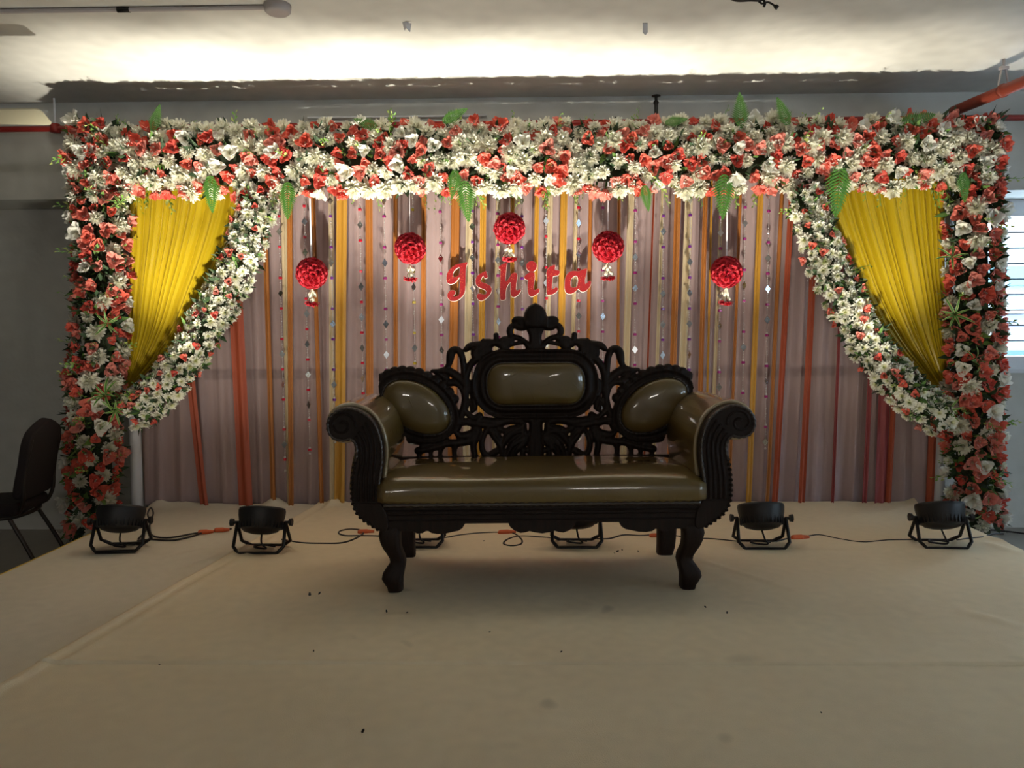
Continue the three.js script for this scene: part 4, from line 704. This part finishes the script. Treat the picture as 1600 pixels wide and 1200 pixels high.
// ------------------------------------------------------------------ carved sofa
{
  const fa = atY(608, 935, STAGE), fb = atY(1085, 928, STAGE), mid = fa.clone().add(fb).multiplyScalar(0.5);
  const kf = F / -mid.z, depth = 0.62, kb = F / (-mid.z + depth), pf = 527.5 + 1.136 * kf, pb = 526 + 1.136 * kb, CB = 833;
  const fx = px => (px - 846) / kf, fy = py => (pf - py) / kf;
  const g = thing('carved_sofa', 'dark carved wooden wedding sofa with olive gold seat and rolled arms', 'sofa', V(mid.x, STAGE + 0.008, mid.z), undefined, 0.031);
  const mirrorX = h => { const m = h.clone(); m.scale(-1, 1, 1); if (m.index) { const a = m.index.array; for (let i = 0; i < a.length; i += 3) { const t = a[i]; a[i] = a[i + 1]; a[i + 1] = t; } } else { for (const n of Object.keys(m.attributes)) { const A = m.attributes[n], s = A.itemSize, d = A.array; for (let i = 0; i < A.count; i += 3) for (let q = 0; q < s; q++) { const t = d[i * s + q]; d[i * s + q] = d[(i + 1) * s + q]; d[(i + 1) * s + q] = t; } } } return m; };

  // -- carved back: strokes traced in the half plane left of the middle, [x, y, radius] in pixels of the back plane
  const S = [
    // finial stem and bulb
    [[833, 550, 12], [833, 535, 9], [833, 522, 10], [833, 512, 14]], [[833, 511, 13], [833, 504, 16], [833, 497, 16], [833, 490, 11.5], [833, 484, 6], [833, 478, 1.8]],
    // leaf beside the finial and its scroll
    [[822, 508, 9], [812, 506, 8], [803, 502, 4.5], [797, 504, 1.5]], [[815, 513, 6], [808, 514, 5], [802, 511, 4]],
    [[803, 509, 3], [796, 513, 4.5], [793, 521, 4.5], [797, 528, 4], [808, 531, 4], [818, 538, 4], [826, 548, 6]], [[795, 541, 3], [806, 539, 2.4], [815, 538, 2.4]],
    // second leaf with knob
    [[772, 526, 4], [773, 534, 4], [778, 540, 6], [786, 536, 8], [792, 536, 6]], [[784, 545, 6], [790, 540, 6], [796, 532, 5]], [[772, 538, 5], [764, 537, 4]],
    // third leaf mass
    [[768, 538, 5], [758, 540, 8], [750, 546, 9], [742, 554, 9]], [[752, 534, 3], [755, 540, 6], [757, 548, 8]], [[750, 540, 5], [740, 541, 5], [731, 543, 5], [725, 548, 4]],
    [[750, 556, 8], [742, 562, 6], [733, 570, 5], [727, 582, 5], [724, 596, 5], [726, 612, 5]],
    // hook scroll
    [[724, 612, 5], [722, 595, 4.5], [721, 575, 4.5], [719, 560, 4.5], [714, 550, 4.8], [707, 548, 5], [702, 553, 6], [700, 562, 5.5], [698, 571, 4], [693, 577, 2.5]],
    // serrated leaf
    [[672, 581, 2.5], [682, 582, 4], [694, 581, 6], [704, 585, 6], [713, 592, 6], [721, 601, 6]], [[678, 584, 3], [686, 587, 4], [692, 592, 6]], [[690, 577, 2], [697, 580, 3]],
    [[698, 600, 6], [706, 600, 4.5], [713, 603, 4], [719, 611, 4], [722, 624, 4]],
    // stems beside the centre panel
    [[724, 606, 6], [723, 625, 5], [720, 640, 5], [716, 652, 5]], [[735, 600, 5], [735, 620, 4], [738, 640, 4]],
    [[735, 625, 3.5], [728, 632, 3], [722, 645, 3]], [[739, 640, 3], [734, 644, 3], [732, 636, 2]], [[745, 652, 5], [736, 656, 4], [728, 650, 4], [722, 644, 3.5], [716, 646, 3]], [[716, 660, 3.5], [726, 661, 5], [738, 664, 6]],
    [[712, 670, 2.5], [716, 664, 3.5], [722, 664, 3]], [[706, 640, 4], [712, 655, 4], [713, 668, 4], [708, 676, 4]],
    // lower leaves towards the panel
    [[739, 676, 5], [728, 682, 6], [714, 683, 5], [707, 676, 3]], [[745, 662, 8], [756, 664, 7], [770, 666, 6], [786, 661, 5], [800, 660, 5], [812, 663, 5]],
    [[752, 660, 6], [765, 662, 6], [800, 657, 5], [833, 655, 8]],
    // long acanthus along the seat
    [[740, 676, 8], [730, 690, 6], [712, 694, 5.5], [695, 695, 5], [680, 699, 5], [665, 703, 5], [648, 706, 5]], [[740, 684, 6], [735, 698, 4.5], [737, 712, 4], [738, 718, 3]], [[708, 695, 5], [705, 706, 3.5], [706, 718, 3.2]], [[688, 697, 4.5], [683, 708, 3.2], [683, 718, 3]], [[671, 701, 4], [668, 710, 2.8], [669, 718, 2.8]], [[655, 704, 4], [650, 712, 3], [650, 718, 3]],
    [[700, 694, 3], [692, 688, 2.5], [683, 690, 2]], [[684, 697, 3], [675, 692, 2.5], [668, 694, 2]], [[668, 702, 3], [660, 696, 2.5], [653, 699, 2]], [[722, 690, 4], [716, 688, 3], [712, 684, 3]],
    // big scroll
    [[760, 668, 5], [754, 678, 4], [749, 690, 4], [748, 700, 4], [751, 710, 4], [758, 716, 4.5]], [[771, 708, 5], [766, 711, 5], [760, 714, 4]], [[760, 672, 4], [766, 683, 4], [774, 693, 4.5], [779, 703, 5], [781, 714, 4]],
    [[766, 676, 6], [772, 681, 5], [777, 690, 3.5]], [[775, 672, 5], [783, 676, 4]],
    // arching leaves
    [[778, 706, 3.5], [783, 694, 5], [790, 684, 6], [799, 677, 6], [812, 674, 7]], [[786, 676, 3], [794, 672, 3.5], [804, 671, 3.5], [814, 668, 5]],
    [[787, 716, 4], [793, 703, 5], [800, 694, 6.5], [809, 688, 7.5], [816, 684, 8]], [[798, 714, 3.5], [804, 704, 5], [812, 697, 6], [820, 690, 5]], [[815, 706, 4], [812, 712, 4], [816, 718, 3]], [[806, 700, 4], [812, 705, 4], [818, 707, 3.5]],
    // centre stem and seat rail
    [[833, 655, 10], [833, 670, 9], [833, 690, 11], [833, 720, 11]], [[600, 719, 3.5], [700, 719, 3.2], [833, 719, 3.5]],
    [[600, 620, 9], [598, 660, 10], [600, 720, 10]], [[640, 686, 9], [655, 690, 6], [672, 690, 4]],
  ];
  for (let i = 0; i < 11; i++) { const a = lerp(3.35, 5.35, i / 10), ca = Math.cos(0.56), sa2 = Math.sin(0.56), ex = Math.cos(a) * 71, ey = Math.sin(a) * 50; S.push([[648 + ex * ca - ey * sa2, 637 + ex * sa2 + ey * ca, 7.5], [648 + (ex * ca - ey * sa2) * 0.9, 637 + (ex * sa2 + ey * ca) * 0.9, 7]]); }
  const segs = [];
  for (const st of S) { const c = new THREE.CatmullRomCurve3(st.map(p => V(p[0], p[1], p[2] * (p[1] > 650 ? 1.14 : 1.1))), false, 'centripetal'), n = Math.max(2, (st.length - 1) * 3), q = c.getPoints(n); for (let i = 0; i < n; i++) segs.push([q[i].x, q[i].y, q[i].z, q[i + 1].x - q[i].x, q[i + 1].y - q[i].y, q[i + 1].z - q[i].z, Math.max(q[i].z, q[i + 1].z)]); }
  const cell = 0.0065, bucket = {}, BS = 12;
  for (const s of segs) { const m = s[6] + 9; for (let bx = Math.floor((Math.min(s[0], s[0] + s[3]) - m) / BS); bx <= Math.floor((Math.max(s[0], s[0] + s[3]) + m) / BS); bx++) for (let by = Math.floor((Math.min(s[1], s[1] + s[4]) - m) / BS); by <= Math.floor((Math.max(s[1], s[1] + s[4]) + m) / BS); by++) (bucket[bx + ',' + by] ??= []).push(s); }
  const ell = (x, y, a, b) => { const ca = Math.cos(0.56), s2 = Math.sin(0.56), dx = x - 648, dy = y - 637, u = (dx * ca + dy * s2) / a, v = (-dx * s2 + dy * ca) / b; return (Math.hypot(u, v) - 1) * Math.min(a, b); };
  const rrect = (x, y, hx, hy, r) => { const qx = Math.abs(x - CB) - hx + r, qy = Math.abs(y - 602) - hy + r; return Math.min(Math.max(qx, qy), 0) + Math.hypot(Math.max(qx, 0), Math.max(qy, 0)) - r; };
  const cache = new Map();
  const d2 = (x, y) => {
    let d = 8; const L = bucket[Math.floor(x / BS) + ',' + Math.floor(y / BS)];
    let T = 7;
    if (L) for (const s of L) { const t = clamp(((x - s[0]) * s[3] + (y - s[1]) * s[4]) / (s[3] * s[3] + s[4] * s[4] + 1e-6), 0, 1), q = Math.hypot(x - s[0] - t * s[3], y - s[1] - t * s[4]) - s[2] - t * s[5]; if (q < d) d = q; }
    T = 6 + 1.6 * Math.min(1, Math.max(0, -d) / 4) + 0.7 * Math.cos(d * 1.3);
    const e = ell(x, y, 70, 50), rr = rrect(x, y, 98, 54, 48), ei = ell(x, y, 58, 37), ri = rrect(x, y, 76, 33, 30);
    if (e < d) { d = e; } if (rr < d) { d = rr; }
    if (e < 0) T = 8 + 1.5 * Math.cos(e * 0.55); if (rr < 0) T = 8.5 + 2.0 * Math.cos(rr * 0.42);
    if (ei < 0 || ri < 0) T = 6; if (y < 514 && d < 0 && Math.abs(x - CB) < 18) T = 8 + 6 * Math.sqrt(Math.min(1, -d / 14));
    return [d, T];
  };
  const half = surfaceNets((x, y, z) => {
    const key = Math.round(x / cell) * 4096 + Math.round(y / cell); let q = cache.get(key);
    if (!q) { q = d2(CB - Math.abs(x) * kb, pb - y * kb); cache.set(key, q); }
    const c = 3, wx = q[0] + c, wy = Math.abs(z) * kb - q[1] + c; return (Math.min(Math.max(wx, wy), 0) + Math.hypot(Math.max(wx, 0), Math.max(wy, 0)) - c) / kb;
  }, V(-0.8, 0.45, -0.05), V(0.8, 1.34, 0.05), cell);
  const back = part('carved_back', half, M.wood, g); back.position.z = -depth;
  const bx = px => (px - CB) / kb, by = py => (pb - py) / kb;
  function pad(pts, h) { const n = pts.length, c = pts.reduce((s, p) => s.add(p), V(0, 0, 0)).divideScalar(n), R = 9, pos = [], idx = [], uv = []; for (let j = 0; j <= R; j++) { const s = Math.cos(j / R * Math.PI / 2), z = h * Math.pow(Math.sin(j / R * Math.PI / 2), 0.75); for (const p of pts) { const q = c.clone().lerp(p, j === R ? 0.001 : Math.pow(s, 0.72)); pos.push(q.x, q.y, z); uv.push(q.x, q.y); } } for (let j = 0; j < R; j++) for (let i = 0; i < n; i++) { const a = j * n + i, b = j * n + (i + 1) % n; idx.push(a, b, a + n, b, b + n, a + n); } return geom(pos, idx, null, uv); }
  const rr = []; for (let i = 0; i < 72; i++) { const a = i / 72 * 6.2832, c = Math.cos(a), s = Math.sin(a); rr.push(V(Math.sign(c) * (46 / kb + Math.pow(Math.abs(c), 0.8) * 30 / kb), by(602) + Math.sign(s) * Math.pow(Math.abs(s), 0.8) * 33 / kb)); }
  const el = (a, b) => Array.from({ length: 60 }, (_, i) => { const t = -i / 60 * 6.2832, x = Math.cos(t) * a, y = Math.sin(t) * b, ca = Math.cos(0.56), s2 = Math.sin(0.56); return V(bx(648 + x * ca - y * s2), by(637 + x * s2 + y * ca)); });
  const zp = -depth + 0.019;
  const p0 = part('back_cushion', pad(rr, 0.055), M.leather, g); p0.position.z = zp; part('rope_trim', sweep(rr, 0.0065, { closed: true, seg: 10, steps: 260, lobes: 2, twist: 300 }), M.rope, p0);
  const sideG = pad(el(57, 36), 0.055), sideR = sweep(el(58.5, 37.5), 0.0065, { closed: true, seg: 10, steps: 240, lobes: 2, twist: 300 });
  const p1 = part('back_cushion', sideG, M.leather, g); p1.position.z = zp; part('rope_trim', sideR, M.rope, p1);
  const p2 = part('back_cushion', mirrorX(sideG), M.leather, g); p2.position.z = zp; part('rope_trim', mirrorX(sideR), M.rope, p2);

  // -- arms
  const A = [[589.8, 790], [588, 776], [589.4, 757], [592.5, 737], [594.4, 719], [593.5, 697], [589.8, 680.5], [582.5, 664], [571.5, 652], [558.6, 644.7], [544, 641], [531, 643], [520, 649], [512.8, 658.5], [510.6, 669.5], [513.7, 680.5], [522, 688.7], [534.8, 690.8], [545.8, 688.9], [552, 694], [555, 702.5], [555, 715], [552, 726], [549.5, 739], [547, 759], [546.7, 775.8], [548, 791], [553, 805], [562, 816], [573, 824], [586, 832.6], [600, 835], [600, 812]];
  const Al = A.map(([x, y]) => V(fx(x), fy(y)));
  const shape2 = pts => new THREE.Shape(outline(pts.map(p => [p.x, p.y]), pts.length * 3));
  const frontG = new THREE.ExtrudeGeometry(shape2(Al), { depth: 0.05, bevelEnabled: true, bevelSize: 0.004, bevelThickness: 0.006, bevelSegments: 2 }); frontG.translate(0, 0, -0.055);
  const up = Al.slice(0, 26), cen = V(fx(570), fy(715));
  const infl = up.map((p, i) => { const a = up[(i + up.length - 1) % up.length], b = up[(i + 1) % up.length], t = b.clone().sub(a).normalize(); return p.clone().add(V(t.y, -t.x).multiplyScalar(0.012)); });
  const rollG = new THREE.ExtrudeGeometry(shape2(infl), { depth: depth - 0.10, bevelEnabled: true, bevelSize: 0.010, bevelThickness: 0.012, bevelSegments: 4, curveSegments: 8, steps: 6 }); rollG.translate(0, 0, -depth + 0.03);
  const pipeG = sweep(infl.slice(2, 22).map(p => p.clone().setZ(-0.062)), 0.008, { seg: 7, steps: 90 });
  const ropeLine = Al.slice(0, 23).map(p => p.clone().setZ(0.0)), ropeG = sweep(ropeLine, 0.0065, { seg: 9, steps: 230, lobes: 2, twist: 280 });
  const outer = Al.slice(22, 31).map(p => p.clone().setZ(-0.002)), scal = merge(new THREE.CatmullRomCurve3(outer).getSpacedPoints(15).map(p => place(new THREE.SphereGeometry(0.010, 8, 6), p, [0, 0, 0], V(1, 0.8, 1.6))));
  const Lf = [[548, 692], [555, 704], [556, 716], [553, 735], [549, 758], [548, 788]], Rf = [[574, 655], [585, 671], [591, 690], [592, 715], [590, 740], [588, 788]];
  const flutes = [0.2, 0.4, 0.6, 0.8].map(t => sweep(Lf.map((p, i) => V(fx(lerp(p[0], Rf[i][0], t)), fy(lerp(p[1], Rf[i][1], t)), 0.001)), 0.0075, { seg: 7, steps: 30 }));
  const spiral = sweep(Array.from({ length: 22 }, (_, i) => { const a = -0.2 + i * 0.42, r = 21 - i * 0.8; return V(fx(534 + Math.cos(a) * r), fy(667 - Math.sin(a) * r), 0.001); }), 0.006, { seg: 7, steps: 80 });
  const joint = place(rbox(44 / kf, 0.006, 0.012, 0.002, 1), V(fx(568), fy(791), 0.0));
  for (const m of [h => h, mirrorX]) {
    const ar = part('armrest', m(rollG), M.leather, g); part('piping', m(pipeG), M.gimp, ar);
    const w = part('arm_front', m(frontG), M.wood, g);
    part('rope_trim', m(ropeG), M.rope, w); for (const f of flutes) part('flute', m(f), M.wood, w); part('scroll', m(spiral), M.wood, w); part('beaded_edge', m(scal), M.wood, w); part('joint', m(joint), M.wood, w);
  }
  // -- seat
  const prof = [[0.018, 0.402], [0.026, 0.43], [0.026, 0.47], [0.018, 0.497], [-0.004, 0.513], [-0.04, 0.522], [-0.12, 0.527], [-0.25, 0.53], [-0.4, 0.528], [-0.56, 0.522], [-0.595, 0.50], [-0.595, 0.402], [-0.3, 0.40]];
  const rings = []; const hw = fx(1104); for (let i = 0; i <= 40; i++) { const t = i / 40 * 2 - 1, x = hw * t, e = Math.pow(Math.abs(t), 14); rings.push(prof.map(([z, y]) => V(x, lerp(y, 0.46, e * 0.3) + (y > 0.5 ? 0.004 * Math.sin(x * 5 + z * 9) : 0), z * (1 - 0.0 * e)))); }
  const seatG = loft(rings.map(r => { const c = new THREE.CatmullRomCurve3(r, true, 'centripetal'); return c.getSpacedPoints(56).slice(0, -1); })); { const p = seatG.attributes.position, uv = seatG.attributes.uv; for (let i = 0; i < p.count; i++) uv.setXY(i, p.getX(i), p.getY(i) - p.getZ(i)); }
  part('seat_cushion', seatG, M.leather, g);
  part('rope_trim', sweep([V(fx(597), fy(793.5), 0.016), V(0, fy(793.5), 0.018), V(fx(1095), fy(793.5), 0.016)], 0.0095, { seg: 9, steps: 220, lobes: 2, twist: 170 }), M.rope, g);
  // -- apron with scalloped pieces and mouldings
  const right = px => 1692 - px;
  const lower = [[590, 836], [640, 836], [648, 840], [656, 839.5], [661, 836], [666, 836], [671, 839.5], [680, 841], [692, 840.5], [703, 838], [713, 836], [719, 832], [723, 825]];
  const midp = [[793, 824], [796, 831], [803, 837], [812, 840.5], [820, 839.5], [826, 837.5], [833, 839.5], [846, 841.5]];
  const contour = [[590, 797], ...lower, [724, 824], ...midp, ...midp.slice(0, -1).reverse().map(([x, y]) => [right(x), y]), [right(724), 824], ...lower.slice().reverse().map(([x, y]) => [right(x), y]), [right(590), 797]];
  const apron = new THREE.ExtrudeGeometry(new THREE.Shape(contour.map(([x, y]) => new THREE.Vector2(fx(x), fy(y)))), { depth: 0.03, bevelEnabled: true, bevelSize: 0.003, bevelThickness: 0.003, bevelSegments: 2 }); apron.translate(0, 0, -0.04);
  const ap = part('apron', apron, M.wood, g);
  for (const [py, r] of [[805, 0.006], [811, 0.004], [820, 0.005]]) part('moulding', sweep([V(fx(596), fy(py), -0.008), V(fx(1096), fy(py), -0.008)], r, { straight: true, seg: 8, up: V(0, 1, 0) }), M.wood, ap);
  part('seat_box', place(rbox(1.36, 0.10, depth - 0.06, 0.01), V(0, fy(812), -depth / 2 - 0.02)), M.wood, g);
  // -- legs
  const rows = [[826, 590, 626], [836, 587, 623], [845, 585.5, 621], [857, 588, 620.5], [866, 591.5, 621], [874, 596, 623], [884, 601, 626], [892, 602, 627], [900, 596, 626], [908, 590.5, 624.5], [916, 589, 623], [924, 593, 622.5], [930, 597, 622], [pf, 599, 622]];
  const ring = (x0, x1, y, z0, z1) => Array.from({ length: 20 }, (_, i) => { const a = i / 20 * 6.2832, c = Math.cos(a), s = Math.sin(a); return V((x0 + x1) / 2 + Math.sign(c) * Math.pow(Math.abs(c), 0.55) * (x1 - x0) / 2, y, (z0 + z1) / 2 + Math.sign(s) * Math.pow(Math.abs(s), 0.55) * (z1 - z0) / 2); });
  const legG = loft(rows.map(([py, a, b]) => { const o = (606 - (a + b) / 2) / kf; return ring(fx(a), fx(b), Math.max(0, fy(py)), -0.095 + o * 0.9, -0.005 + o * 0.9); }));
  const rearG = loft([[0.32, 0.0, 0.1], [0.22, 0.0, 0.1], [0.12, 0.004, 0.1], [0.05, 0.008, 0.092], [0, 0.02, 0.085]].map(([y, a, b]) => ring(-0.72 + a, -0.62 + b * 0.1 - 0.01, y, -depth + 0.0 - a, -depth + b - 0.02)));
  part('leg', legG, M.wood, g); part('leg', mirrorX(legG), M.wood, g); part('leg', rearG, M.wood, g); part('leg', mirrorX(rearG), M.wood, g);
}

{ // dark specks of fallen leaf and dirt on the cloth
  const r = rng(91), bits = [[567, 1142, 1.2], [484, 929, 1.4], [499, 927, 1], [765, 987, 0.6], [877, 1018, 0.6], [965, 861, 1.1], [972, 859, 0.8], [960, 864, 0.6], [997, 861, 0.8], [756, 845, 0.7], [249, 1038, 0.6], [1283, 1113, 0.6], [1136, 957, 0.7], [1102, 948, 0.8], [490, 1017, 0.7], [604, 955, 0.9], [636, 957, 0.8]].map(([x, y, s]) => place(new THREE.IcosahedronGeometry(0.006, 0), atY(x, y, STAGE + 0.02), [r(), r() * 6, r()], V(1.4 * s, 0.5 * s, 0.8 * s)));
  const m = single('litter', 'dark specks of fallen leaf scattered on the stage cloth', 'litter', merge(bits), M.cable, V(0, 0, 0)); m.userData.kind = 'stuff';
}

// ------------------------------------------------------------------ banquet chair in the corner
{
  const p = atZ(60, 700, -4.5), th = -1.4, g = thing('banquet_chair', 'dark padded banquet chair by the wall beside the stage', 'chair', V(p.x - 0.27, 0, -4.5), undefined, th);
  const s = new THREE.Shape(outline([[-0.19, 0], [-0.2, 0.2], [-0.205, 0.31], [-0.18, 0.37], [-0.12, 0.405], [-0.05, 0.43], [0, 0.44], [0.05, 0.43], [0.12, 0.405], [0.18, 0.37], [0.205, 0.31], [0.2, 0.2], [0.19, 0], [0.1, -0.012], [-0.1, -0.012]], 70));
  const bk = new THREE.ExtrudeGeometry(s, { depth: 0.03, bevelEnabled: true, bevelSize: 0.01, bevelThickness: 0.012, bevelSegments: 3 });
  const b = part('backrest', bk, M.chairFabric, g); b.position.set(0, 0.52, -0.22); b.rotation.x = -0.2;
  part('seat', place(rbox(0.42, 0.075, 0.42, 0.03, 4), V(0, 0.45, 0.0)), M.chairFabric, g);
  for (const q of [-1, 1]) {
    part('back_tube', sweep([V(q * 0.18, 0.86, -0.29), V(q * 0.2, 0.62, -0.245), V(q * 0.195, 0.5, -0.235), V(q * 0.18, 0.43, -0.2), V(q * 0.17, 0.415, -0.1)], 0.012, { seg: 8 }), M.chairFrame, g);
    part('leg', sweep([V(q * 0.17, 0.43, -0.13), V(q * 0.185, 0.2, -0.25), V(q * 0.19, 0, -0.34)], 0.0125, { seg: 8 }), M.chairFrame, g);
    part('leg', sweep([V(q * 0.17, 0.43, 0.13), V(q * 0.185, 0.2, 0.18), V(q * 0.19, 0, 0.22)], 0.0125, { seg: 8 }), M.chairFrame, g);
  }
  part('seat_frame', sweep([V(-0.18, 0.405, -0.16), V(0.18, 0.405, -0.16), V(0.18, 0.405, 0.16), V(-0.18, 0.405, 0.16)], 0.012, { closed: true, seg: 8, steps: 40 }), M.chairFrame, g);
}

renderer.render(scene, camera);
